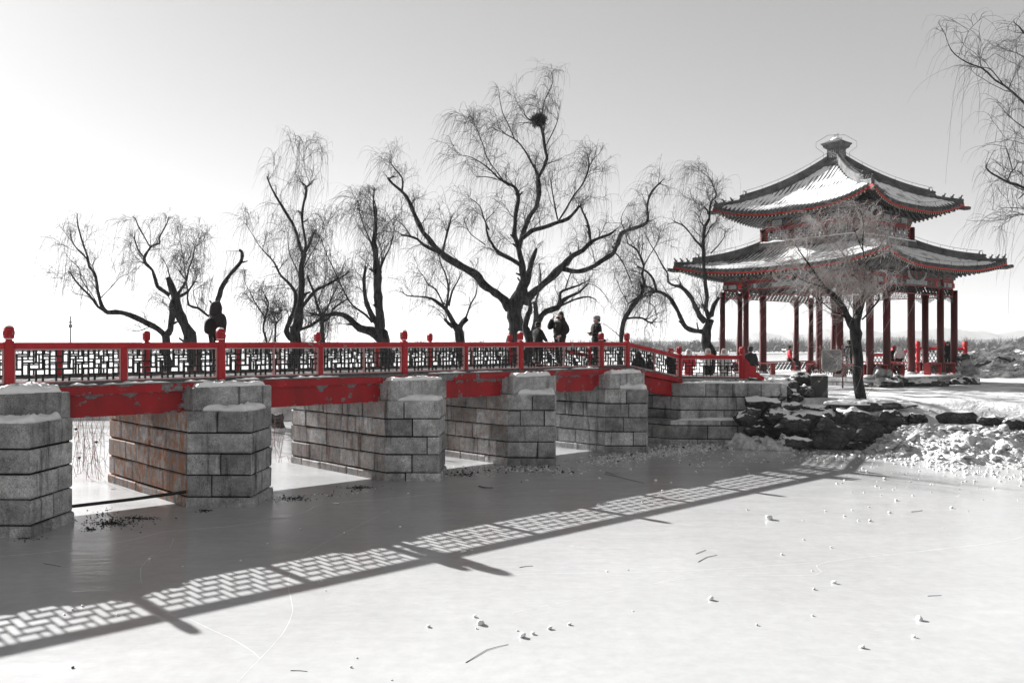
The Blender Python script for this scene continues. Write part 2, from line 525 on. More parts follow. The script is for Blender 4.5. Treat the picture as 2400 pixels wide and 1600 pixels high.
PIER = [(-.95,-.45),(0,-1.4),(.95,-.45),(.95,4.1),(0,5.0),(-.95,4.1)]
PIERS = [0.0, 4.05, 8.95, 13.05, 17.2]
pier_labels = ['stone pier cut off by the left edge of the picture',
               'stone pier second from the left, its side stained rusty orange',
               'middle stone pier with a shell shaped crack low on its front',
               'stone pier next left of the one under the bend in the balustrade',
               'farthest stone pier, under the bend where the balustrade starts down']
def make_pier(k, s0):
    o = B(s0, 0)
    t = thing('stone_pier', pier_labels[k], 'bridge pier', o, BROT, 'stone piers standing in the ice')
    side = m_stone_rust if k == 1 else (m_stone_rust2 if k in (2, 3) else m_stone)
    mats = {None: m_stone, 5: side, 4: side}
    if k == 1: mats[0] = m_stone
    c = MB(); c.prism(inset(PIER, .05), -.2, 1.93); c.build('core', m_joint, t)
    zs = [-.06, .20, .64, 1.08, 1.51, 1.95]
    r = random.Random(40 + k)
    for q in range(5):
        z0, z1 = zs[q], zs[q+1]
        stone_course(PIER, z0, z1, (.62, 1.15) if q else (.9, 1.5), .03 if q == 0 else 0.0, t, mats, 100*k + q, name='stone_block')
    m = MB(); m.prism(inset(PIER, .03), 1.90, 1.945); m.build('ledge_top', m_stone, t)
    m = MB()
    m.cbox(-.87, .87, -.60, .30, 1.953, 2.43, .022); m.build('cap_block', m_cap, t)
    m = MB(); m.cbox(-.87, .87, 3.9, 4.8, 1.953, 2.43, .022); m.build('cap_block', m_cap, t)
    # snow on the cap block and on the cutwater ledge
    w = r.uniform(.72, .84)
    snow_lump([(-w,-.58),(w-.04,-.57),(w,-.2),(w*.6,.02),(-w*.7,.03),(-w,-.25)], 2.425, r.uniform(.09,.13), 60+k, 'snow_cap', t)
    a = -.72 if k < 4 else -.45
    snow_lump([(a+.02,-.62),(a+.12,-.66),(-.1,-1.27),(.1,-1.24),(.66,-.68),(.72,-.61)], 1.945, r.uniform(.10,.14), 70+k, 'snow_ledge', t, .03)
for k, s0 in enumerate(PIERS): make_pier(k, s0)

# abutment with its splayed wing wall
ab = thing('stone_abutment', 'stone abutment and wing wall where the bridge lands beside the dark rocks', 'abutment', (0,0,0))
AB = [(5.75,29.12),(9.3,28.85),(9.9,31.2),(8.2,34.5),(4.2,35.6),(2.58,32.45)]
ABL = [(5.35,28.80),(9.5,28.5),(10.2,31.2),(8.4,34.8),(4.0,36.0),(2.0,32.35)]
m = MB(); m.prism(inset(AB, .05), -.2, 2.0); m.prism(inset(ABL, .05), -.2, .78); m.build('core', m_joint, ab)
for q, (z0, z1) in enumerate(((-.06,.16),(.16,.62),(.62,.80))):
    stone_course(ABL, z0, z1, (.9, 1.7), .03 if q == 0 else 0, ab, m_stone, 900+q, skip=(2,3))
m = MB(); m.prism(inset(ABL, .02), .76, .795); m.build('bench_top', m_stone, ab)
for q, (z0, z1) in enumerate(((.80,1.12),(1.12,1.57),(1.57,2.03))):
    stone_course(AB, z0, z1, (.8, 1.9), 0, ab, m_stone, 920+q, skip=(2,3))
m = MB(); m.prism(inset(AB, .03), 2.0, 2.025); m.build('paving', m_stone, ab)
m = MB(); m.prism([(5.95,29.62),(8.2,29.42),(8.9,31.6),(7.2,34.2),(4.4,35.2),(3.0,32.5)], 2.02, 2.17); m.build('paving_step', m_stone, ab)
snow_lump([(5.8,29.18),(9.2,28.92),(9.3,29.3),(8.3,29.36),(5.95,29.58)], 2.02, .06, 31, 'snow', ab)
snow_lump([(5.55,28.84),(9.3,28.56),(9.25,28.84),(5.72,29.10)], .79, .07, 32, 'snow', ab, .015)

# ------------------------------------------------------------------ bridge superstructure
def deck_z(s):
    if s <= 17.9: return 2.54 + .0045 * s
    return 2.62 - .44 * min(1.0, (s - 17.9) / 2.95)
fb = thing('footbridge', 'long red footbridge on stone piers crossing the frozen lake', 'bridge', P0, BROT)
SS = [-4.3] + PIERS + [20.4]
def slab(mb, s0, s1, v0, v1, h0, h1, f=deck_z, n=1):
    vs = []
    for s in (s0, s1):
        z = f(s)
        vs += [(s, v0, z+h0), (s, v1, z+h0), (s, v1, z+h1), (s, v0, z+h1)]
    mb.add(vs, [(0,1,2,3)[::-1], (4,5,6,7), (0,4,5,1)[::-1], (1,5,6,2)[::-1], (2,6,7,3)[::-1], (3,7,4,0)[::-1]])
m = MB()
for a, b in zip([-4.3, 0, 6, 12, 17.9], [0, 6, 12, 17.9, 20.9]):
    slab(m, a, b, .05, 4.15, -.10, -.012)
m.build('deck', m_wood_grey, fb)
for a, b in zip(SS, SS[1:]):
    a2, b2 = a + .80, b - .80
    if a < -1: a2 = -4.3
    if b > 20: a2, b2 = a + .70, 20.45
    for v0, v1, vf0, vf1 in ((-.14, .12, -.24, .05), (4.08, 4.34, 4.15, 4.44)):
        m = MB()
        if b > 20: slab(m, a2, b2, v0, v1, -.70, -.215)
        else:
            m.box(a2, b2, v0, v1, 1.91, 2.335 + .0045 * (a2 + b2) / 2)
        m.build('beam', m_red_beam, fb)
for v0, v1 in ((-.25, .048), (4.152, 4.45)):
    for a, b in zip([-4.3, 3.0, 10.0], [3.0, 10.0, 17.9]):
        m = MB(); slab(m, a, b, v0, v1, -.20, -.036); m.build('fascia_board', m_red_beam, fb)
        m = MB(); slab(m, a, b, v0 - .02, v1, -.034, -.013); m.build('edge_board', m_wood_grey, fb)
    m = MB(); slab(m, 17.9, 20.85, v0, v1, -.20, -.036); m.build('fascia_board', m_red_beam, fb)
    m = MB(); slab(m, 17.9, 20.85, v0 - .02, v1, -.034, -.013); m.build('edge_board', m_wood_grey, fb)
# small drifts of snow along the edge boards
r = random.Random(3)
def drift(s0, s1, v0, v1, zf, h, seed):
    m = MB(); n = max(3, int((s1-s0)/.06)); rg = []
    for k in range(n+1):
        s = s0 + (s1-s0)*k/n; e = math.sin(math.pi*k/n)**.4
        t = h * e * max(.1, .75 + 1.1*fbm(s*5, seed, 1.0))
        z = zf(s); w = (v1-v0)*(.55 + .45*e)
        c = (v0+v1)/2
        rg.append([(s, c-w/2, z), (s, c-w*.3, z+t*.8), (s, c+w*.25, z+t), (s, c+w/2, z)])
    m.rings(rg); return m
for k, (a, b) in enumerate([(1.0,1.5),(1.6,2.9),(5.0,5.6),(5.7,6.9),(9.6,10.9),(11.0,12.2),(13.9,14.9),(15.1,16.3),(18.2,19.2),(19.4,20.5),(-1.9,-.9),(3.2,3.8),(4.3,4.9)]):
    tag(drift(a, b, -.26, .02, lambda s: deck_z(s) - .015, r.uniform(.03,.06), k).build('snow_drift', m_snow, fb, True), kind='stuff')

# ------------------------------------------------------------------ balustrades
def domino_bars(nc, nr):
    """bars between the blocks of a basket-weave tiling: (kind, fixed, start, end) on the grid"""
    def tile(i, j):
        v = (i + j) % 4
        if v == 0: return ('h', i, j)
        if v == 1: return ('h', i-1, j)
        if v == 2: return ('v', i, j)
        return ('v', i, j-1)
    bars = []
    for j in range(1, nr):
        run = None
        for i in range(nc + 1):
            cut = i < nc and tile(i, j-1) != tile(i, j)
            if cut and run is None: run = i
            if not cut and run is not None: bars.append(('H', j, run, i)); run = None
    for i in range(1, nc):
        run = None
        for j in range(nr + 1):
            cut = j < nr and tile(i-1, j) != tile(i, j)
            if cut and run is None: run = j
            if not cut and run is not None: bars.append(('V', i, run, j)); run = None
    return bars

def make_balustrade(t, posts, mids, thin, fine, loc):
    """posts: list of (xy, deck z, kind) with kind 'post'; mids: positions along each bay of small red posts"""
    ox, oy = loc
    nslat = 0
    def put(mb, name, mat, parent): return mb.build(name, mat, parent)
    for (x, y, z) in posts:
        d = BROT
        def rb(mb, f):
            for vs in f: mb.add(*vs)
        # post shaft
        c, s_ = math.cos(d), math.sin(d)
        def xf(mb):
            mb.v = [(x - ox + a*c - b*s_, y - oy + a*s_ + b*c, z + q) for a, b, q in mb.v]; return mb
        m = MB(); m.cbox(-.078, .078, -.078, .078, -.03, .83, .012)
        m.add(*panel_groove(-.078)); p = put(xf(m), 'post', m_red_post, t)
        m = MB()
        m.rings([octa(.052, .83), octa(.048, .855), octa(.060, .865), octa(.080, .892), octa(.080, 1.055), octa(.058, 1.095), octa(.02, 1.112)])
        hd = put(xf(m), 'post_head', m_red_post, p)
        m = MB()
        for yy, sg in ((-.081, -1), (.081, 1)):
            ring_y(m, yy, sg)
        for xx, sg in ((-.081, -1), (.081, 1)):
            ring_x(m, xx, sg)
        m.add(*cross_recess()); put(xf(m), 'post_medallion', m_red_beam, hd) if fine else None
        if fine and x < 3:
            m = MB(); m.rings([octa(.070, .862), octa(.072, .872), octa(.05, .885)]); tag(put(xf(m), 'post_snow', m_snow, p), kind='stuff')
            m = MB(); m.rings([octa(.062, 1.088), octa(.054, 1.106), octa(.02, 1.122)]); tag(put(xf(m), 'post_snow', m_snow, p), kind='stuff')
    for b, (A, C) in enumerate(zip(posts, posts[1:])):
        dx, dy = C[0]-A[0], C[1]-A[1]; L = math.hypot(dx, dy); ex, ey = dx/L, dy/L
        sl = (C[2]-A[2]) / L
        def F(mb):
            mb.v = [(A[0]-ox + a*ex - q*ey, A[1]-oy + a*ey + q*ex, A[2] + sl*a + z) for a, q, z in mb.v]; return mb
        m = MB(); m.cbox(.08, L-.08, -.065, .065, .685, .80, .01); put(F(m), 'top_rail', m_red, t)
        m = MB(); m.cbox(.08, L-.08, -.05, .05, -.01, .045, .008); put(F(m), 'sill', m_wood_grey, t)
        cuts = [.08] + [f for f in mids[b]] + [L - .08]
        for f in mids[b]:
            m = MB(); m.cbox(f-.055, f+.055, -.055, .055, .046, .684, .008); put(F(m), 'mid_post', m_red_post, t)
        for k in range(len(cuts)-1):
            a = cuts[k] + (.055 if k else 0); c = cuts[k+1] - (.055 if k < len(cuts)-2 else 0)
            z0, z1 = .047, .683
            m = MB(); w = .026
            m.box(a+.002, a+w, -.03, .03, z0, z1); m.box(c-w, c-.002, -.03, .03, z0, z1)
            m.box(a+w+.001, c-w-.001, -.03, .03, z1-w, z1); m.box(a+w+.001, c-w-.001, -.03, .03, z0, z0+w)
            for f in thin[b]:
                if a < f < c: m.box(f-.018, f+.018, -.032, .032, z0+w+.001, z1-w-.001)
            pan = put(F(m), 'lattice_panel', m_pink, t)
            a += w; c -= w; z0 += w; z1 -= w
            nr = 5; nc = max(3, round((c-a)/((z1-z0)/nr*1.0)))
            cw, chh = (c-a)/nc, (z1-z0)/nr
            h = .0165
            joined = None if (fine and nslat < 292) else MB()
            for kind, q, i0, i1 in domino_bars(nc, nr):
                mm = joined if joined is not None else MB()
                if kind == 'H': mm.box(a+i0*cw + (h if i0 else 0), a+i1*cw - (h if i1 < nc else 0), -.017, .018, z0+q*chh-h, z0+q*chh+h)
                else: mm.box(a+q*cw-h, a+q*cw+h, -.0175, .0175, z0+i0*chh + (h if i0 else 0), z0+i1*chh - (h if i1 < nr else 0))
                if joined is None:
                    put(F(mm), 'slat', m_lattice, pan); nslat += 1
            if joined is not None:
                tag(put(F(joined), 'slats', m_lattice, pan), kind='stuff')
def octa(r, z):
    k = r * .35
    return [(r,-r+k,z),(r,r-k,z),(r-k,r,z),(-r+k,r,z),(-r,r-k,z),(-r,-r+k,z),(-r+k,-r,z),(r-k,-r,z)]
def panel_groove(y):
    w, a, b, c = .042, .14, .74, .006
    vs = [(-w,y-c,a),(w,y-c,a),(w,y-c,b),(-w,y-c,b),(-w-c,y+.002,a-c),(w+c,y+.002,a-c),(w+c,y+.002,b+c),(-w-c,y+.002,b+c)]
    return vs, [(0,1,2,3),(4,5,1,0),(5,6,2,1),(6,7,3,2),(7,4,0,3)]
def ring_y(m, y, sg):
    n = 14; rs = [(.054,0),(.049,.009),(.037,.009),(.030,0)]
    vs = [(r*math.cos(2*math.pi*k/n), y + sg*h, .974 + r*math.sin(2*math.pi*k/n)) for r, h in rs for k in range(n)]
    fs = [(q*n+k, q*n+(k+1) % n, (q+1)*n+(k+1) % n, (q+1)*n+k) for q in range(3) for k in range(n)]
    m.add(vs, fs if sg < 0 else [f[::-1] for f in fs])
def ring_x(m, x, sg):
    n = 14; rs = [(.054,0),(.049,.009),(.037,.009),(.030,0)]
    vs = [(x + sg*h, r*math.cos(2*math.pi*k/n), .974 + r*math.sin(2*math.pi*k/n)) for r, h in rs for k in range(n)]
    m.add(vs, [(q*n+k, q*n+(k+1) % n, (q+1)*n+(k+1) % n, (q+1)*n+k) for q in range(3) for k in range(n)])
def cross_recess():
    d = .018
    return [(0,-.086,.974-d),(d,-.086,.974),(0,-.086,.974+d),(-d,-.086,.974)], [(0,1,2,3)]

S_POST = [-4.2, 0.0, 4.03, 8.90, 13.03, 16.6, 17.9]
def bal_posts(v):
    return [(B(s, v).x, B(s, v).y, deck_z(s)) for s in S_POST]
fr = thing('balustrade', 'red balustrade with dark lattice panels along the near edge of the bridge', 'balustrade', P0, 0, 'red balustrades of the bridge')
end_f = [(5.88, 30.0, 2.18), (7.96, 29.55, 2.17)]
posts = bal_posts(0) + end_f
make_balustrade(fr, posts, [[2.1],[2.02],[2.44],[2.06],[],[],[],[]], [[],[],[1.25,3.65],[],[1.82],[],[1.45],[]], True, (P0.x, P0.y))
bk = thing('balustrade', 'red balustrade half hidden behind the near one, along the far edge of the bridge', 'balustrade', P0, 0, 'red balustrades of the bridge')
q = B(20.85, 4.2)
posts = bal_posts(4.2) + [(q.x, q.y, 2.18), (q.x + .6, q.y + 2.4, 2.16)]
make_balustrade(bk, posts, [[2.1],[2.02],[2.44],[2.06],[],[],[],[]], [[],[],[1.25,3.65],[],[1.82],[],[1.45],[]], False, (P0.x, P0.y))
# drum-shaped end stones of the balustrade, painted red
def scroll(parent, x, y, z, ang):
    prof = [(0,-.05),(.66,-.05),(.66,.05),(.60,.10),(.52,.12),(.50,.20),(.40,.23),(.38,.30),(.39,.36),(.34,.43),(.26,.45),(.20,.47),(.17,.56),(.10,.62),(.08,.68),(0,.70)]
    th = .065; n = len(prof)
    c, s_ = math.cos(ang), math.sin(ang)
    def w(a, b, q): return (x + a*c - b*s_, y + a*s_ + b*c, z + q)
    m = MB(); vs = [w(a, -th, q) for a, q in prof] + [w(a, th, q) for a, q in prof]
    m.add(vs, [tuple(range(n)), tuple(range(n, 2*n))[::-1]] + [(i+1, i, i+n) + ((i+1)+n,) for i in range(n-1)] + [(0, n-1, 2*n-1, n)])
    for rr, hh in ((.13, .012), (.07, .02)):
        k = 16
        o = [w(.24 + rr*math.cos(2*math.pi*i/k), -th - hh, .24 + rr*math.sin(2*math.pi*i/k)) for i in range(k)]
        o2 = [w(.24 + rr*1.12*math.cos(2*math.pi*i/k), -th + .002, .24 + rr*1.12*math.sin(2*math.pi*i/k)) for i in range(k)]
        m.rings([o2, o], False, True)
    return m.build('end_scroll', m_red_post, parent)
scroll(fr, 7.96 + .08 - P0.x, 29.53 - P0.y, 2.17, -.21)

# iron bar between the first two piers, just above the ice
a, b = W(160, 1197, 14.75), W(403, 1171, 17.2)
m = MB(); a = B(.93, -.52, .30); b = B(3.12, -.40, .30)
m.tube([a, (a+b)/2 + Vector((0,0,-.012)), b], .032, 8)
tag(m.build('iron_bar', m_dark_metal), 'thin black bar spanning the gap between the two nearest stone piers', 'bar')
# ------------------------------------------------------------------ pavilion
PC = Vector((16.82, 44.25, 1.5))
PROT = math.atan2(-.785, .62)
pav = thing('pavilion', 'two tiered square pavilion with red columns and snow on its tiled roofs', 'pavilion', PC, PROT)
def pb(mb, name, mat, parent=None, smooth=False):
    mb.v = [(a, b, c - 1.5) for a, b, c in mb.v]
    return mb.build(name, mat, parent or pav, smooth)
def rot4(k, x, y):
    return [(x, y), (-y, x), (-x, -y), (y, -x)][k]
# material for painted beams: dark ground, pale scrolls, a little red and gold
m_ = M('painted_beam', .6, .3)
_v = m_.voro(5.5, 'DISTANCE_TO_EDGE', (1,1,1.6))
_l1 = m_.remap(_v, .05, .075, 1, 0)
_c = m_.mix(m_.noise(3.2, 3, (1,1,1), .5, .45, .55), g(.010), g(.05))
_c = m_.mix(m_.math('MULTIPLY', _l1, .38), _c, g(.30))
_n = m_.noise(4.1, 2, (1,1,1.4), .5, .62, .65)
_c = m_.mix(_n, _c, (.42,.03,.02))
_n = m_.noise(9, 2, (1,1,1), .5, .68, .7)
_c = m_.mix(_n, _c, (.45,.30,.08))
m_.col(_c); m_paint = m_.m
m_paint_pale = simple('painted_cartouche', g(.40), g(.16), 7, .6, .3)
m_paint_dark = simple('painted_dark', g(.022), g(.05), 5, .6, .3)
m_rafter_end = simple('rafter_end_paint', (.50,.42,.24), g(.30), 5, .6, .3)

PA, PI_ = 4.1, 2.62
SQ = lambda h: [(-h,-h),(h,-h),(h,h),(-h,h)]
m = MB(); m.prism(SQ(4.88), 1.2, 1.875); pb(m, 'platform', m_ground)
st = MB()
class _PavStone: pass
def pav_course(h, z0, z1, lens, seed):
    stone_course(SQ(h), z0 - 1.5, z1 - 1.5, lens, 0, pav, m_stone, seed, depth=.5, name='platform_stone')
pav_course(5.0, 1.50, 1.70, (1.1, 1.9), 1201)
pav_course(5.05, 1.70, 1.90, (1.4, 2.3), 1202)
# columns: one of each kind, then copies
prof = [(.172,0),(.172,.2),(.166,1.5),(.16,4.25)]
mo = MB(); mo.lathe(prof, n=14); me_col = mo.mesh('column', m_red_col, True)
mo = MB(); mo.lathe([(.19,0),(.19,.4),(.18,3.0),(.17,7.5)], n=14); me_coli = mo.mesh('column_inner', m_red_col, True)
mo = MB(); mo.lathe([(.27,0),(.27,.05),(.235,.11),(.2,.115)], n=14); me_base = mo.mesh('column_base', m_stone, True)
spots = []
for k in range(4):
    for q in (-PA, -PI_, PI_): spots.append((*rot4(k, q, -PA), me_col))
    spots.append((*rot4(k, -PI_, -PI_), me_coli))
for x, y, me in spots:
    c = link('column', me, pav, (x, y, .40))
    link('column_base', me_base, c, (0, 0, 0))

def fret(mb, x0, x1, z0, z1, y, cell, h=.012, dp=.018, pat=1):
    nc = max(2, round((x1-x0)/cell)); nr = max(1, round((z1-z0)/cell)); cw=(x1-x0)/nc; ch=(z1-z0)/nr
    for kind, q, i0, i1 in domino_bars(nc, nr):
        if kind == 'H': mb.box(x0+i0*cw, x0+i1*cw, y-dp, y+dp, z0+q*ch-h, z0+q*ch+h)
        else: mb.box(x0+q*cw-h, x0+q*cw+h, y-dp-.001, y+dp+.001, z0+i0*ch, z0+i1*ch)
def side(mb, k):
    mb.v = [(*rot4(k, x, y), z) for x, y, z in mb.v]; return mb
BAYS = [(-PA, -PI_), (-PI_, PI_), (PI_, PA)]
for k in range(4):
    for b, (x0, x1) in enumerate(BAYS):
        x0 += .16; x1 -= .16
        # hanging lattice under the beam
        m = MB(); y = -PA
        m.box(x0, x1, y-.03, y+.03, 6.19, 6.24); m.box(x0, x1, y-.03, y+.03, 5.82, 5.86)
        m.box(x0, x0+.05, y-.03, y+.03, 5.861, 6.189); m.box(x1-.05, x1, y-.03, y+.03, 5.861, 6.189)
        f = pb(side(m, k), 'hanging_lattice', m_red_dark)
        m = MB(); fret(m, x0+.05, x1-.05, 5.86, 6.19, y, .082, .011); tag(pb(side(m, k), 'fretwork', m_lattice, f), kind='stuff')
        # carved spandrels
        for sx, xx in ((1, x0), (-1, x1)):
            m = MB(); w_, h_ = (.42, .30)
            for i in range(5):
                a = i / 5; ww = w_ * (1 - a)**1.4
                m.box(min(xx, xx+sx*ww), max(xx, xx+sx*ww), y-.02, y+.02, 5.815 - h_*(a+.2) + .022, 5.815 - h_*a - .004)
                if ww > .1: m.box(min(xx+sx*ww*.9, xx+sx*ww), max(xx+sx*ww*.9, xx+sx*ww), y-.022, y+.022, 5.815 - h_*(a+.2), 5.815 - h_*a)
            pb(side(m, k), 'spandrel', m_paint)
        # architrave, pad board with cartouche, upper beam
        m = MB(); m.cbox(x0-.03, x1+.03, -PA-.09, -PA+.09, 6.25, 6.50, .015); be = pb(side(m, k), 'architrave', m_paint)
        m = MB(); m.box(x0, x1, -PA-.05, -PA+.05, 6.505, 6.66); pb(side(m, k), 'pad_board', m_red_dark)
        m = MB(); m.cbox(x0-.1, x1+.1, -PA-.11, -PA+.11, 6.665, 6.93, .015); pb(side(m, k), 'eave_beam', m_paint)
        cx = (x0+x1)/2; cw = (x1-x0)*.2
        m = MB(); m.cbox(cx-cw, cx+cw, -PA-.125, -PA-.06, 6.27, 6.48, .01); pb(side(m, k), 'cartouche', m_paint_pale, be)
        for e in (-1, 1):
            m = MB(); xx = cx + e*(x1-x0)*.40; m.cbox(xx-.09, xx+.09, -PA-.12, -PA-.06, 6.27, 6.48, .01); pb(side(m, k), 'painted_block', m_red_eave if e > 0 else m_paint_pale, be)
    # rounded cloth-shaped cartouche in the middle of each side
    m = MB(); n = 14
    pts = [(.95*math.cos(math.pi + math.pi*i/n), -PA-.135, 6.90 + .55*math.sin(math.pi + math.pi*i/n)) for i in range(n+1)]
    pts2 = [(a*.8, b-.012, 6.90 + (c-6.90)*.78) for a, b, c in pts]
    m.add(pts + [(a, b+.03, c) for a, b, c in pts], [tuple(range(n+1))] + [(i, i+n+1, i+n+2, i+1) for i in range(n)])
    o = pb(side(m, k), 'cloth_cartouche', m_paint_pale)
    m = MB(); m.add(pts2, [tuple(range(n+1))]); pb(side(m, k), 'cartouche_field', m_paint, o)
    # benches between the columns
    segs = [(-PA+.17, -PI_-.17), (PI_+.17, PA-.17)]
    if k in (2, 3): segs.append((-PI_+.17, PI_-.17))
    elif k == 0: segs += [(-PI_+.17, -.95), (.95, PI_-.17)]
    else: segs += [(-PI_+.17, -1.25), (1.25, PI_-.17)]
    for x0, x1 in segs:
        m = MB(); m.cbox(x0, x1, -PA-.17, -PA+.19, 2.42, 2.485, .01); be = pb(side(m, k), 'bench_seat', m_red_dark)
        m = MB(); fret(m, x0+.06, x1-.06, 1.98, 2.40, -PA, .085, .012); tag(pb(side(m, k), 'bench_lattice', m_lattice, be), kind='stuff')
        for xx in (x0, x1-.09):
            m = MB(); m.box(xx, xx+.09, -PA-.15, -PA+.16, 1.90, 2.419); pb(side(m, k), 'bench_leg', m_red_dark, be)
# ceiling of the ground floor, upper floor
m = MB(); m.prism(SQ(PI_+.1), 6.95, 7.05); pb(m, 'ceiling', m_paint_dark)
# upper storey
for k in range(4):
    xs = [-PI_+.17, -PI_*.36, PI_*.36, PI_-.17]
    for x0, x1 in zip(xs, xs[1:]):
        m = MB(); y = -PI_
        m.box(x0+.02, x1-.02, y-.04, y+.04, 8.62, 8.70); m.box(x0+.02, x1-.02, y-.04, y+.04, 9.27, 9.34)
        m.box(x0+.02, x0+.10, y-.04, y+.04, 8.701, 9.269); m.box(x1-.10, x1-.02, y-.04, y+.04, 8.701, 9.269)
        f = pb(side(m, k), 'window_frame', m_red_dark)
        m = MB(); fret(m, x0+.10, x1-.10, 8.70, 9.27, y, .13, .028, .02); tag(pb(side(m, k), 'window_lattice', m_paint_pale, f), kind='stuff')
        m = MB(); m.box(x0, x1, y-.08, y+.08, 9.35, 9.47); pb(side(m, k), 'architrave', m_red_dark)
        m = MB(); m.cbox(x0, x1, y-.1, y+.1, 9.475, 9.86, .012); be = pb(side(m, k), 'eave_beam', m_paint)
        cx = (x0+x1)/2
        m = MB(); m.cbox(cx-.28, cx+.28, y-.125, y-.06, 9.53, 9.80, .01); pb(side(m, k), 'cartouche', m_paint_pale, be)
    for xx in (-PI_*.36, PI_*.36):
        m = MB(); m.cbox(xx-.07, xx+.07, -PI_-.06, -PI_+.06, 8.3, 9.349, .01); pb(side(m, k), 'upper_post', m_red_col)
m = MB(); m.prism(SQ(PI_-.12), 9.75, 9.85); pb(m, 'upper_ceiling', m_paint_dark)

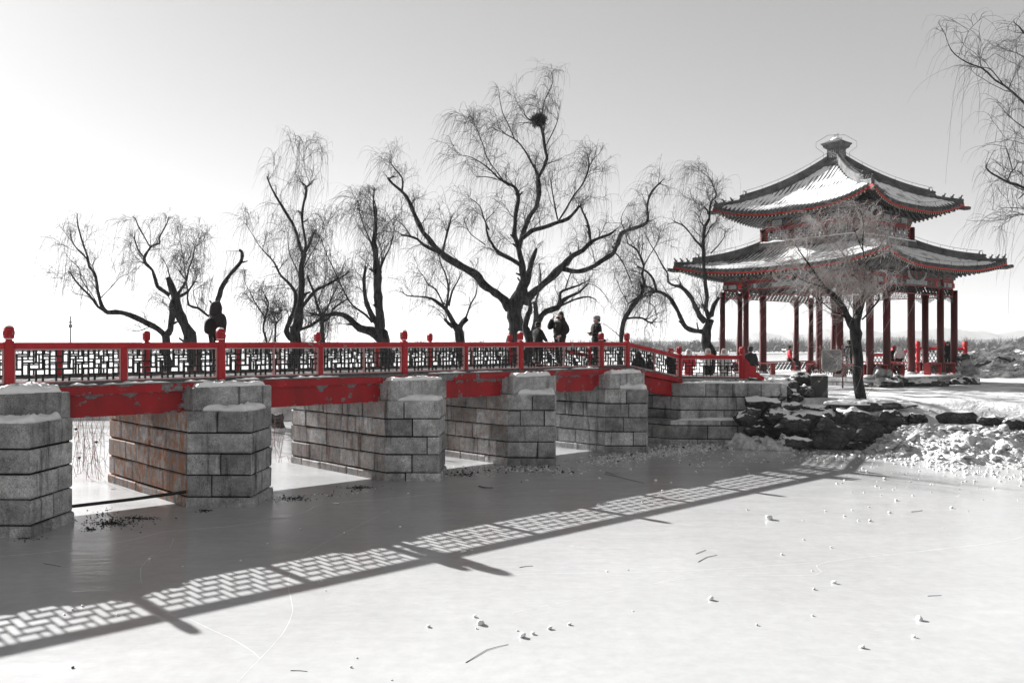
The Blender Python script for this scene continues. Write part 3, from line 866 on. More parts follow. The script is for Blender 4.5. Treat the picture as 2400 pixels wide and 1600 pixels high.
# ---------------- roofs
class Roof:
    def __init__(s, ho, hi, ze, zt, up, ext): s.ho, s.hi, s.ze, s.zt, s.up, s.ext = ho, hi, ze, zt, up, ext
    def half(s, t, r): return s.ho + (s.hi - s.ho)*r + s.ext*abs(t)**3.2*(1-r)
    def pt(s, t, r, dz=0.0):
        n = s.half(t, r); z = s.ze + (s.zt - s.ze)*(.58*r + .42*r*r) + s.up*abs(t)**3.2*(1-r)**1.8
        return (t*n, -n, z + dz)
    def at_x(s, x, r, dz=0.0):
        t = 0.0
        for _ in range(8): t = x / s.half(t, r)
        return s.pt(max(-1, min(1, t)), r, dz)
    def rmax(s, x):
        lo, hi = 0.0, 1.0
        if abs(x) <= s.hi: return 1.0
        for _ in range(20):
            q = (lo+hi)/2
            if s.half(1, q) > abs(x): lo = q
            else: hi = q
        return lo
def make_roof(name, rf, sp, nslope, seed):
    root = None
    for k in range(4):
        # tile bed with an underside
        m = MB(); nt_, nr_ = 24, 8
        for dz, flip in ((0.0, False), (-.14, True)):
            vs = [rf.pt(-1 + 2*i/nt_, j/nr_, dz) for j in range(nr_+1) for i in range(nt_+1)]
            fs = [(j*(nt_+1)+i, j*(nt_+1)+i+1, (j+1)*(nt_+1)+i+1, (j+1)*(nt_+1)+i) for j in range(nr_) for i in range(nt_)]
            m.add(vs, fs if not flip else [f[::-1] for f in fs])
        bed = pb(side(m, k), name, m_tile)
        # red fascia strip under the tile ends
        m = MB(); rg = []
        for i in range(41):
            t = -1 + i/20
            p = rf.pt(t, .004); sg = 0
            rg.append([(p[0], p[1]-.012, p[2]-.035), (p[0], p[1]-.012, p[2]-.135), (p[0], p[1]+.05, p[2]-.135), (p[0], p[1]+.05, p[2]-.035)])
        m.rings(rg); pb(side(m, k), 'eave_fascia', m_red_eave)
        # tile rolls, one object each
        w = rf.half(1, 0); n = int(2*w/sp); x0 = -(n-1)*sp/2
        for i in range(n):
            x = x0 + i*sp; rm = rf.rmax(x) - .015
            if rm < .03: continue
            path = [Vector(rf.at_x(x, -.012 + (rm + .012)*(q/nslope), .02)) for q in range(nslope+1)]
            rr = [.075] + [.060]*nslope
            m = MB(); m.tube([path[0] - (path[1]-path[0]).normalized()*.02] + path, [.08] + [.08] + [.060]*nslope, 6)
            pb(side(m, k), 'tile_roll', m_tile, bed)
        # drip tiles between the rolls
        m = MB()
        for i in range(n-1):
            x = x0 + (i+.5)*sp; p = rf.at_x(x, 0)
            m.add([(p[0]-.07, p[1]-.016, p[2]+.01), (p[0]+.07, p[1]-.016, p[2]+.01), (p[0]+.05, p[1]-.02, p[2]-.05), (p[0], p[1]-.022, p[2]-.085), (p[0]-.05, p[1]-.02, p[2]-.05)], [(0,4,3,2,1)])
        tag(pb(side(m, k), 'drip_tiles', m_tile, bed), kind='stuff')
        # snow lying over the tiles
        nx, nr2 = n*6, 16; V = []; 
        for j in range(nr2+1):
            for i in range(nx+1):
                x = x0 - sp/2 + (i/6)*sp; rm = rf.rmax(x)
                r_ = .045 + (rm - .06)*j/nr2 if rm > .07 else .045
                p = rf.at_x(x, min(r_, max(rm, .046)))
                rib = math.cos(2*math.pi*(x - x0)/sp)
                nz = fbm(x*.8 + k*9, r_*6 + seed, 2.0) ; nf = fbm(x*3 + k*9, r_*14 + seed, 5.0)
                if k == 0 and name == 'lower_roof':
                    bare = sstep(.42, .62, r_ + .25*nz) * (1 - sstep(.0, 1.6, x + 1.6))
                else: bare = 0
                h = .080 + .014*rib + .035*nz + .012*nf - .075*bare - .07*(1 - sstep(0, .05, r_ - .05 - .03*nf))
                if j in (0, nr2): h = -.03
                V.append((p[0], p[1], p[2] + h))
        m = MB(); m.add(V, [(j*(nx+1)+i, j*(nx+1)+i+1, (j+1)*(nx+1)+i+1, (j+1)*(nx+1)+i) for j in range(nr2) for i in range(nx)])
        tag(pb(side(m, k), 'roof_snow', m_snow, bed, True), kind='stuff')
        # two rows of rafters with painted ends
        m = MB(); me2 = MB(); n2 = int(2*(rf.ho+.1)/.21)
        for i in range(n2):
            x = -(n2-1)*.105 + i*.21
            for (r0, r1, dz, hh) in ((.008, .12, -.20, .055), (.14 if rf.hi < 1 else .2, .42 if rf.hi < 1 else .55, -.27, .055)):
                rm = rf.rmax(x)
                if rm < r0 + .04: continue
                a, b = rf.at_x(x, r0, dz), rf.at_x(x, min(r1, rm - .01), dz - .02)
                m.add([(x-.042, a[1], a[2]-hh), (x+.042, a[1], a[2]-hh), (x+.042, a[1], a[2]+hh), (x-.042, a[1], a[2]+hh),
                       (x-.042, b[1], b[2]-hh), (x+.042, b[1], b[2]-hh), (x+.042, b[1], b[2]+hh), (x-.042, b[1], b[2]+hh)],
                      [(0,1,2,3),(1,5,6,2),(5,4,7,6),(4,0,3,7),(4,5,1,0),(3,2,6,7)])
                me2.add([(x-.032, a[1]-.006, a[2]-.04), (x+.032, a[1]-.006, a[2]-.04), (x+.032, a[1]-.006, a[2]+.04), (x-.032, a[1]-.006, a[2]+.04)], [(0,1,2,3)])
        ra = tag(pb(side(m, k), 'rafters', m_paint_dark, bed), kind='stuff')
        tag(pb(side(me2, k), 'rafter_ends', m_rafter_end, bed), kind='stuff')
        # hip ridge at the corner t = +1 of this side
        def hp(r, dz): return Vector(rf.pt(1, r, dz))
        def sweep(r0, r1, w_, h0, h1, n_=14):
            rg = []
            for i in range(n_+1):
                r_ = r0 + (r1-r0)*i/n_; p = hp(r_, 0); s_ = Vector((1, 1, 0)).normalized()*w_
                zz = [h0, h0, h1*.55, h1*.62, h1*.90, h1, h1, h1*.9, h1*.62, h1*.55]
                ww = [-1, 1, 1, 1.25, 1.25, .9, -.9, -1.25, -1.25, -1]
                rg.append([tuple(p + s_*a + Vector((0,0,z))) for a, z in zip(ww, zz)])
            mm = MB(); mm.rings(rg); return mm
        ri = pb(side(sweep(.30, 1.0, .085, -.05, .42), k), 'hip_ridge', m_ridge)
        pb(side(sweep(.012, .295, .07, -.05, .20, 8), k), 'lower_hip_ridge', m_ridge)
        # beasts on the ridge
        def beast(r_, size, big):
            p = hp(r_, .18 if not big else .10); d = (hp(r_-.05, 0) - hp(r_+.05, 0)).normalized(); s_ = Vector((d.y, -d.x, 0)).normalized(); u_ = Vector((0,0,1))
            mm = MB()
            def P(a, b, c): return tuple(p + d*(a*size) + s_*(b*size) + u_*(c*size))
            if big:
                mm.tube([P(-.5,0,.1), P(-.1,0,.35), P(.3,0,.55), P(.62,0,.62)], [.30*size,.34*size,.26*size,.12*size], 6)
                mm.tube([P(.35,0,.3), P(.66,0,.28)], [.2*size,.1*size], 6)
                mm.tube([P(-.1,0,.6), P(-.2,0,.95), P(.05,0,1.15), P(.25,0,1.12)], [.12*size,.09*size,.06*size,.03*size], 5)
                mm.tube([P(.2,.1,.75), P(.1,.2,1.0)], [.06*size,.02*size], 5)
            else:
                mm.tube([P(-.25,0,0), P(-.2,0,.3), P(.05,0,.55), P(.15,0,.8), P(.4,0,.85)], [.2*size,.22*size,.17*size,.15*size,.07*size], 6)
                mm.tube([P(.12,.06,0), P(.1,.05,.4)], .07*size, 5); mm.tube([P(-.3,0,.1), P(-.5,0,.4), P(-.4,0,.6)], [.06*size,.05*size,.02*size], 5)
                mm.tube([P(.1,0,.9), P(.05,0,1.05)], [.06*size,.02*size], 5)
            return mm
        pb(side(beast(.285, .42, True), k), 'ridge_beast', m_ridge)
        for q in (.03, .10, .17): pb(side(beast(q, .24, False), k), 'ridge_figure', m_ridge)
        # corner beam with its carved end
        p0 = Vector(rf.pt(1, .55, -.45)); p1 = Vector(rf.pt(1, .0, -.26)); m = MB()
        m.tube([p0, p1, p1 + (p1-p0).normalized()*.28 + Vector((0,0,.05))], [.13,.11,.085], 4)
        pb(side(m, k), 'corner_beam', m_paint)
        # lightning wire on little stays above the ridge
        m = MB(); pts = [hp(.30 + .7*i/10, .58) for i in range(11)]
        m.tube(pts, .0085, 4)
        for p in pts[::2]: m.tube([p, p - Vector((0,0,.2))], .008, 4)
        pb(side(m, k), 'lightning_wire', m_dark_metal)
        m = MB(); pts = [Vector(rf.pt(-.93 + 1.86*i/16, .1, .26)) for i in range(17)]
        m.tube(pts, .007, 4)
        for p in pts[::2]: m.tube([p, p - Vector((0,0,.22))], .007, 4)
        pb(side(m, k), 'lightning_wire', m_dark_metal)
RL = Roof(5.55, 2.74, 7.02, 8.36, .56, .36)
RU = Roof(4.10, .34, 9.98, 12.75, .62, .36)
make_roof('lower_roof', RL, .232, 5, 11.0)
make_roof('upper_roof', RU, .232, 6, 23.0)
for k in range(4):
    m = MB(); m.cbox(-2.82, 2.82, -2.86, -2.64, 8.28, 8.66, .02); pb(side(m, k), 'ring_ridge', m_ridge)
    m = MB(); m.rings([[(x, -2.86 + .03*fbm(x*3,k), 8.655), (x, -2.80, 8.66 + .07 + .05*fbm(x*2, k+3)), (x, -2.66, 8.66 + .06 + .04*fbm(x*2, k+7)), (x, -2.64, 8.655)] for x in np.linspace(-2.7, 2.7, 40)])
    tag(pb(side(m, k), 'ridge_snow', m_snow, None, True), kind='stuff')
# finial
m = MB(); S4 = lambda h, z: [(-h,-h,z),(h,-h,z),(h,h,z),(-h,h,z)]
m.rings([S4(.52,12.62), S4(.52,12.80), S4(.44,12.84), S4(.40,12.95)]); pb(m, 'finial_base', m_ridge)
m = MB(); m.rings([S4(.335,12.95), S4(.335,13.52)]); fin = pb(m, 'finial', m_ridge)
m = MB(); m.rings([S4(.36,13.52), S4(.46,13.60), S4(.50,13.72), S4(.56,13.76), S4(.56,13.82), S4(.34,13.93), S4(.2,14.02)]); pb(m, 'finial_cap', m_ridge, fin)
for k in range(4):
    m = MB(); fret(m, -.24, .24, 13.02, 13.46, -.345, .09, .014, .012); tag(pb(side(m, k), 'finial_carving', m_paint_pale, fin), kind='stuff')
m = MB(); m.lathe([(.33,13.94),(.30,14.02),(.2,14.10),(.06,14.14)], n=12); tag(pb(m, 'finial_snow', m_snow, fin, True), kind='stuff')
m = MB()
for e in (-1, 1):
    for f in (-1, 1):
        m.tube([(e*.46,f*.46,12.85), (e*.46,f*.46,13.35), (e*.72,f*.72,13.62), (e*.72,f*.72,13.9), (e*.3,f*.3,14.25)], .009, 4)
m.tube([(-.3,-.3,14.25),(.3,.3,14.25)], .009, 4); m.tube([(-.3,.3,14.25),(.3,-.3,14.25)], .009, 4)
m.tube([(-.08,0,14.1),(-.1,0,14.3),(0,0,14.24),(.1,0,14.3),(.08,0,14.1)], .014, 4)
pb(m, 'lightning_cage', m_dark_metal, fin)
# ------------------------------------------------------------------ bare willows
VIEW = {1: (100, 300, 2.94), 2: (860, 140, 2.306), 3: (1400, 360, 3.2667), 4: (2120, 0, 2.45), 5: (1660, 640, 3.1784), 6: (1560, 300, 2.8)}
def catmull(P, step):
    out = []
    n = len(P)
    for i in range(n-1):
        p0 = P[max(i-1,0)]; p1 = P[i]; p2 = P[i+1]; p3 = P[min(i+2,n-1)]
        m = max(2, int(np.linalg.norm((p2-p1)[:3]) / step))
        for k in range(m):
            t = k/m
            out.append(.5*((2*p1) + (-p0+p2)*t + (2*p0-5*p1+4*p2-p3)*t*t + (-p0+3*p1-3*p2+p3)*t**3))
    out.append(P[-1]); return np.array(out)

def tubes_np(P, rad_, sides=3):
    """P (N,n,3) polylines, rad_ (N,n) -> vertices, quads"""
    Nn, n, _ = P.shape
    T = np.gradient(P, axis=1); T /= np.maximum(np.linalg.norm(T, axis=2, keepdims=True), 1e-9)
    ref = np.zeros_like(T); ref[..., 1] = 1.0
    A = np.cross(T, ref); A /= np.maximum(np.linalg.norm(A, axis=2, keepdims=True), 1e-6)
    Bv = np.cross(T, A)
    ang = 2*np.pi*np.arange(sides)/sides
    V = P[:, :, None, :] + rad_[:, :, None, None]*(A[:, :, None, :]*np.cos(ang)[None, None, :, None] + Bv[:, :, None, :]*np.sin(ang)[None, None, :, None])
    base = (np.arange(Nn)[:, None, None]*n + np.arange(n-1)[None, :, None])*sides
    k = np.arange(sides)[None, None, :]; k2 = (k+1) % sides
    F = np.stack([base+k, base+k2, base+sides+k2, base+sides+k], -1).reshape(-1, 4)
    return V.reshape(-1, 3), F

def unit(a): return a / np.maximum(np.linalg.norm(a, axis=-1, keepdims=True), 1e-9)

def make_tree(label, Y0, limbs, seed, group, base_z=.8, wind=(-.25, 0, 0), twig=1.0, sub=1.0, length=1.0, mats=None, hang=1.0, strand_r=1.0, leader_r=.17, cat='tree', name='willow_tree', base_len=True, spread=1.0, veil=1.6):
    """limbs: (view, [(x, y, width), ...]) traced in the photograph; the first is the trunk. Depth, side branches and twigs are grown."""
    rng = np.random.default_rng(seed)
    bark, tw = mats or (m_bark, m_twig)
    done = []                      # arrays (n, 4): x, y, z, radius
    objs = []
    root = None
    for li, (view, pts) in enumerate(limbs):
        ox, oy, sc = VIEW[view]
        w_last = None; Q = []
        ws = [p[2] if len(p) > 2 else None for p in pts]
        known = [i for i, w in enumerate(ws) if w is not None]
        for i, p in enumerate(pts):
            w = ws[i]
            if w is None:
                w = float(np.interp(i, known, [ws[k] for k in known])) if known else 6.0
            Q.append((ox + p[0]/sc, oy + p[1]/sc, w/sc/2))
        # depth
        if li == 0 or not done: y0 = Y0
        else:
            best = None
            for arr, scr in done:
                for end in (0, -1):
                    d = np.hypot(scr[:, 0]-Q[end][0], scr[:, 1]-Q[end][1]) - scr[:, 2]*.8
                    i = int(np.argmin(d))
                    if best is None or d[i] < best[0]: best = (d[i], arr[i, 1], end)
            y0 = best[1]
            if best[2] == -1: Q = Q[::-1]
        L = 0.0; slope = rng.uniform(-.55, .55)*spread if li else 0.0; y = y0; P = []
        for i, (px, py, rw) in enumerate(Q):
            if i:
                ds = math.hypot(px-Q[i-1][0], py-Q[i-1][1])/2000*Y0
                slope += rng.normal(0, .12); slope = max(-.7, min(.7, slope))
                if li: y += slope*ds
            w = W(px, py, y); P.append((w.x, w.y, w.z, rw/2000*y))
        P = np.array(P)
        if li == 0 and base_len:
            p = P[0].copy(); d = P[0] - P[1]; d[:3] /= max(np.linalg.norm(d[:3]), 1e-6)
            k = max(.2, (P[0, 2] - base_z + .15)); p[:3] += np.array([d[0]*.35, 0, -1.0])*k; p[3] *= 1.25
            P = np.vstack([p, P])
        C = catmull(P, .22 if li else .25)
        n = len(C)
        ph = rng.uniform(0, 50)
        for i in range(n):
            a = C[i, 3]*.6
            C[i, 0] += a*fbm(C[i, 2]*1.4, ph); C[i, 1] += a*fbm(C[i, 2]*1.4, ph + 9)
            C[i, 3] *= 1 + .30*fbm(i*.55, ph + 20)
        scr = np.stack([1200 + C[:, 0]/C[:, 1]*2000, 814 - (C[:, 2]-EYE)/C[:, 1]*2000, C[:, 3]/C[:, 1]*2000], 1)
        done.append((C, scr)); objs.append(C)
    b0 = objs[0][0]
    root = thing(name, label, cat, (float(b0[0]), float(b0[1]), base_z), 0, group)
    org = np.array([b0[0], b0[1], base_z])
    for li, C in enumerate(objs):
        m = MB(); m.tube([tuple(c[:3]-org) for c in C], [max(.006, c[3]) for c in C], 9 if C[0, 3] > .08 else 6)
        for _ in range(rng.poisson(len(C)*.10)):       # snags and cut stubs
            i = int(rng.integers(1, len(C)-1)); r_ = C[i, 3]
            if r_ < .03: continue
            t_ = unit(C[i+1, :3] - C[i-1, :3]); q_ = rng.normal(0, 1, 3); q_ -= t_*q_.dot(t_); q_ = unit(q_*np.array([1, .6, 1]) + t_*.5)
            a_ = C[i, :3] - org; k_ = min(.07, r_*.5)
            m.tube([tuple(a_), tuple(a_ + q_*(r_*1.1)), tuple(a_ + q_*(r_*1.2 + rng.uniform(.08, .32)) + np.array([0, 0, .05]))], [k_*1.3, k_, k_*.6], 6)
        m.build('trunk' if li == 0 else 'branch', bark, root, True)
    # side branches
    SP, SR = [], []                 # sub branches polylines
    starts, dirs, lens = [], [], []
    wind = np.array(wind)
    def grow(p, d, L, r0, n=8, lift=.22, bend=.5):
        pts = [p]; d = unit(d); step = L/(n-1)
        side_ = rng.normal(0, 1, 3)*bend*.5
        for i in range(n-1):
            u = i/(n-1)
            d = unit(d + np.array([0,0,lift*(.55-u)*.5*1.2]) + rng.normal(0, .16, 3) + side_*.09 + wind*.10*u)
            pts.append(pts[-1] + d*step)
        return np.array(pts), np.linspace(r0, max(.0045, r0*.25), n)
    def strands_from(P, count, Lr, d_along=True):
        n = len(P)
        for _ in range(count):
            u = rng.uniform(.25, 1.0)*(n-1); i = min(int(u), n-2)
            p = P[i] + (P[i+1]-P[i])*(u-i); t = unit(P[i+1]-P[i])
            d = unit(t*rng.uniform(.3, 1.1) + rng.normal(0, .55, 3) + np.array([0,0,.25]))
            starts.append(p); dirs.append(d); lens.append(rng.uniform(*Lr)*(1.7 if rng.random() < .14 else 1.0))
    for li, C in enumerate(objs):
        seg = np.linalg.norm(np.diff(C[:, :3], axis=0), axis=1); Ltot = seg.sum()
        cum = np.concatenate([[0], np.cumsum(seg)])
        k = rng.poisson(max(1.0, Ltot*2.3*sub))
        for _ in range(k):
            s = rng.uniform(.0, 1.0)**.8*Ltot; i = min(int(np.searchsorted(cum, s)), len(C)-2)
            r = C[i, 3]
            if r > leader_r: 
                if rng.random() < .8: continue
            t = unit(C[min(i+1, len(C)-1), :3] - C[max(i-1, 0), :3])
            q = rng.normal(0, 1, 3); q -= t*q.dot(t); q = unit(q)
            d = unit(t*rng.uniform(.2, .9) + q*rng.uniform(.5, 1.0)*np.array([1,.8,1]) + np.array([0,0,.35]))
            L = rng.uniform(.6, 2.1)*length*(1.15 if r < .06 else .9)*(1 - .5*s/Ltot)
            r0 = min(.028, max(.010, r*.45))*rng.uniform(.7, 1.1)
            P, rr = grow(C[i, :3], d, L, r0)
            SP.append(P); SR.append(rr)
            strands_from(P, rng.poisson(7.0*twig), (.5*length, 2.3*length))
            for _ in range(rng.poisson(2.6)):
                j = rng.integers(2, 7)
                t2 = unit(P[j]-P[j-1]); d2 = unit(t2*.6 + rng.normal(0, .6, 3) + np.array([0,0,.25]))
                P2, rr2 = grow(P[j], d2, rng.uniform(.4, 1.2)*length, max(.0065, rr[j]*.6))
                SP.append(P2); SR.append(rr2)
                strands_from(P2, rng.poisson(5.0*twig), (.5*length, 2.1*length))
        # spray at the limb's end
        if C[-1, 3] < .09:
            e = C[-1, :3]; t = unit(C[-1, :3]-C[-2, :3])
            for _ in range(3):
                P, rr = grow(e - t*rng.uniform(0, .3), unit(t + rng.normal(0, .45, 3)), rng.uniform(.3, .9)*length, min(.018, max(.008, C[-1, 3]*.6)))
                SP.append(P); SR.append(rr); strands_from(P, rng.poisson(6*twig), (.4*length, 1.3*length))
    nv = int(veil*(90 if len(objs) < 10 else 200))
    Pv = None
    if nv:                          # long fine withes hanging almost straight down
        allp = np.concatenate([p[3:] for p in SP]); p0v = allp[rng.integers(0, len(allp), nv)]
        Lv = rng.uniform(1.2, 3.6, nv); Lv = np.minimum(Lv, np.maximum(.4, p0v[:, 2] - base_z - .9))[:, None, None]; u = np.linspace(0, 1, 8)[None, :, None]
        Pv = p0v[:, None, :] + rng.normal(0, .18, (nv, 1, 3))*np.array([1,1,0])*(1-np.exp(-3*u)) + np.array([0,0,-1.0])*Lv*u**1.15 + wind[None, None, :]*Lv*.45*u + rng.normal(0, .012, (nv, 8, 3))*np.array([1,1,0])*u
    V, F = tubes_np(np.array(SP), np.array(SR), 4)
    Vs, Fs = [V], [F]
    if starts:
        p0 = np.array(starts); d = np.array(dirs); L = np.array(lens)[:, None, None]
        n = 7; u = np.linspace(0, 1, n)[None, :, None]
        dr = (rng.uniform(.35, 1.0, len(p0))**1.2)[:, None, None]*hang
        P = p0[:, None, :] + d[:, None, :]*L*.5*(1-np.exp(-2.0*u))/.865 + wind[None, None, :]*L*.9*u**1.6*dr + np.array([0,0,-1.0])[None, None, :]*L*dr*.85*u**1.9
        P += rng.normal(0, .012, P.shape)*np.array([1,1,.4])*u
        rr = np.linspace(.0062, .0028, n)[None, :]*np.ones((len(p0), 1))*strand_r
        V2, F2 = tubes_np(P, rr, 3); Vs.append(V2); Fs.append(F2 + len(V))
    if Pv is not None:
        V3, F3 = tubes_np(Pv, np.linspace(.0042, .0024, 8)[None, :]*np.ones((nv, 1)), 3); Fs.append(F3 + sum(len(q) for q in Vs)); Vs.append(V3)
    AV = np.vstack(Vs); zc = max(float(c[:, 2].max()) for c in objs) - .1
    AV[:, 2] = np.where(AV[:, 2] > zc, zc + (AV[:, 2]-zc)*.3, AV[:, 2])
    me = raw_mesh('twigs', AV - org, np.vstack(Fs), tw)
    tag(link('twigs', me, root), kind='stuff')
    return root

GW = 'bare willows behind the bridge'
# leftmost willow, long limb reaching left
make_tree('leftmost bare willow whose long limb reaches low to the left', 40, [
 (1, [(850,1475,52),(846,1430,48)]),
 (1, [(846,1430,42),(800,1385,38),(720,1345,38),(640,1305,38),(560,1275,35),(500,1268,34),(450,1270,32),(420,1245,28),(395,1190,24),(380,1120,21),(370,1040,19),(350,990,18),(320,955,17),(310,890,14),(280,800,12),(255,720,10),(240,650,8),(238,590,4)]),
 (1, [(846,1430,42),(885,1385,40),(890,1310,38),(890,1240,38),(905,1190,34)]),
 (1, [(318,955,10),(305,900,10),(255,850,9),(210,795,9),(190,735,7)]),
 (1, [(440,1265,20),(380,1230,20),(345,1180,16),(310,1140,14),(250,1080,12),(210,1030,10),(190,990,8)]),
 (1, [(380,1240,7),(370,1195,7),(320,1120,7),(265,1040,7),(255,970,6),(215,930,5),(185,900,4)]),
 (1, [(400,1170,7),(470,1100,6),(530,1030,5),(590,1005,3)]),
 (1, [(310,1140,6),(300,1060,5),(260,1000,4)]),
], 11, GW, sub=.5, twig=1.0)
make_tree('leaning bare willow beside the leftmost one, with a zigzag limb', 40.5, [
 (1, [(1030,1475,76),(1000,1400,70),(960,1310,62),(925,1220,60),(900,1150,58),(885,1080,48),(860,1030,34)]),
 (1, [(880,1150,30),(840,1125,28),(790,1090,24),(775,1040,22),(760,980,20),(715,940,20),(700,895,18),(740,825,14),(755,810,12),(805,795,12),(800,760,10),(825,715,10),(855,660,9),(870,610,6)]),
 (1, [(740,820,10),(715,775,9),(680,710,9),(655,665,8),(640,625,7),(620,612,5)]),
 (1, [(700,890,13),(660,840,12),(640,790,11),(630,750,9)]),
 (1, [(925,1155,26),(960,1100,18),(985,1065,14),(995,1035,12),(1010,960,9),(1035,895,8),(1050,800,6)]),
 (1, [(925,1165,24),(985,1140,20),(1020,1105,14),(1050,1055,10)]),
 (1, [(990,1040,8),(970,910,6),(955,830,5),(940,720,3)]),
 (1, [(985,1045,9),(960,1010,9),(935,975,7)]),
 (1, [(885,1070,12),(860,960,7),(830,900,5)]),
], 12, GW, sub=.62, twig=1.05)
make_tree('bare willow with one thick curved limb rising behind the hooded walker', 39, [
 (1, [(1180,1475,56),(1180,1400,50),(1190,1300,42),(1205,1190,34)]),
 (1, [(1205,1190,34),(1230,1110,31),(1270,1040,28),(1320,980,26),(1365,925,24),(1380,880,22),(1372,850,19),(1355,840,15)]),
 (1, [(1178,1320,20),(1130,1285,18),(1070,1240,18),(1005,1220,15),(998,1130,11),(990,1060,9)]),
 (1, [(1075,1240,7),(1050,1180,6),(1040,1120,5),(1090,1090,3)]),
 (1, [(1115,1270,6),(1125,1220,5),(1080,1180,4)]),
], 13, GW, sub=.28, twig=.7)
make_tree('thin young willow with two bare stems right of the hooded walker', 41, [
 (1, [(1545,1475,16),(1520,1400,15),(1530,1330,14),(1535,1310,13),(1550,1240,10),(1555,1200,8),(1530,1150,6),(1505,1100,4)]),
 (1, [(1534,1310,10),(1495,1250,10),(1460,1195,9),(1430,1130,7),(1400,1080,5),(1375,980,3)]),
 (1, [(1605,1475,14),(1605,1400,12),(1608,1350,11),(1640,1310,7),(1650,1280,4)]),
 (1, [(1607,1350,8),(1600,1310,8),(1565,1260,5)]),
], 14, GW, sub=1.15, twig=1.1, length=.8)
make_tree('bare willow left of the middle with two bare limbs like raised arms', 42, [
 (1, [(1740,1475,80),(1745,1400,75),(1760,1300,65),(1775,1200,50),(1785,1100,42),(1785,1000,38),(1795,900,34),(1802,860,30)]),
 (1, [(1712,1450,40),(1680,1400,36),(1695,1340,35),(1730,1260,35),(1745,1180,30),(1725,1110,24),(1690,1060,20),(1640,1010,17),(1600,935,13),(1555,880,10),(1500,820,7),(1450,740,5),(1400,660,3)]),
 (1, [(1795,868,24),(1775,820,22),(1745,720,20),(1720,650,20),(1680,590,20),(1645,530,18),(1605,470,15),(1575,410,12),(1555,360,10),(1547,332,7)]),
 (1, [(1803,855,22),(1815,800,20),(1800,720,18),(1790,620,18),(1795,550,18),(1812,470,18),(1815,410,17),(1800,388,10),(1785,372,6)]),
 (1, [(1815,410,12),(1835,398,10),(1858,380,7)]),
 (1, [(1820,400,6),(1840,380,5),(1810,300,4),(1800,200,3),(1795,110,2.5),(1770,60,1.5)]),
 (1, [(1802,860,22),(1835,810,20),(1860,740,16),(1885,700,14)]),
 (1, [(1785,1240,24),(1830,1180,22),(1880,1120,20),(1960,1080,18),(2030,1040,14),(2070,1020,12),(2110,990,8)]),
 (1, [(1770,1390,24),(1850,1360,22),(1900,1325,22),(1960,1325,14)]),
 (1, [(1785,1000,10),(1830,900,7),(1900,780,5),(1940,640,4)]),
 (1, [(1775,1150,9),(1760,1000,8),(1700,860,6),(1690,720,4)]),
], 15, GW, sub=.85, twig=.95)
make_tree('slim bare willow just right of the one with raised arms', 43, [
 (1, [(1928,1475,36),(1925,1400,30),(1922,1310,25),(1890,1210,18),(1860,1110,16),(1825,1020,12)]),
 (1, [(1924,1300,14),(1960,1240,12),(2000,1150,9),(2030,1090,6)]),
 (1, [(1930,1330,16),(1975,1310,15),(2000,1250,14),(2060,1200,12),(2100,1180,8)]),
 (1, [(1890,1210,8),(1930,1100,6),(1960,980,5),(1950,850,3)]),
], 16, GW, sub=1.0, twig=1.0)
make_tree('leaning bare willow with a heavy low limb, left of the broad willow', 42, [
 (2, [(90,1520,62),(62,1440,56),(68,1350,46),(60,1250,42),(50,1150,38),(45,1050,30),(42,950,23),(45,850,16),(35,780,10),(40,690,5)]),
 (1, [(2330,1450,70),(2270,1400,60),(2180,1380,50),(2120,1320,42),(2060,1285,36),(2000,1280,30),(1940,1290,24),(1880,1285,18),(1840,1275,13)]),
 (1, [(2310,1370,42),(2250,1250,34),(2220,1150,28),(2215,1050,22),(2225,950,15)]),
 (1, [(2270,1340,20),(2230,1290,18),(2160,1240,14),(2110,1190,12),(2060,1090,10),(2000,960,8),(1960,880,6),(1920,760,4)]),
 (1, [(2330,1000,22),(2300,880,18),(2290,700,13),(2300,560,9),(2270,460,5)]),
 (2, [(55,1180,16),(90,1080,10),(130,1000,7),(150,900,4)]),
 (2, [(48,1060,12),(10,960,8),(-30,860,6),(-50,760,4)]),
], 17, GW, sub=.85, twig=1.0)
make_tree('small bare willow with a stubby split trunk, left of the broad willow', 41, [
 (2, [(502,1520,54),(490,1460,46),(470,1430,34)]),
 (2, [(475,1435,30),(430,1350,24),(395,1320,18),(350,1290,12),(290,1280,10),(220,1275,7),(190,1255,4)]),
 (2, [(495,1455,32),(515,1420,30),(538,1398,26)]),
 (2, [(470,1440,26),(445,1425,20),(420,1400,16)]),
 (2, [(530,1405,10),(560,1320,8),(590,1270,6),(600,1180,4)]),
 (2, [(432,1345,14),(440,1250,12),(430,1170,9),(400,1100,6),(380,1020,4)]),
 (2, [(440,1330,12),(460,1250,9),(490,1200,7),(510,1150,4)]),
 (2, [(425,1345,10),(370,1240,8),(335,1220,6),(300,1160,4)]),
], 18, GW, sub=.95, twig=.8, length=.85)
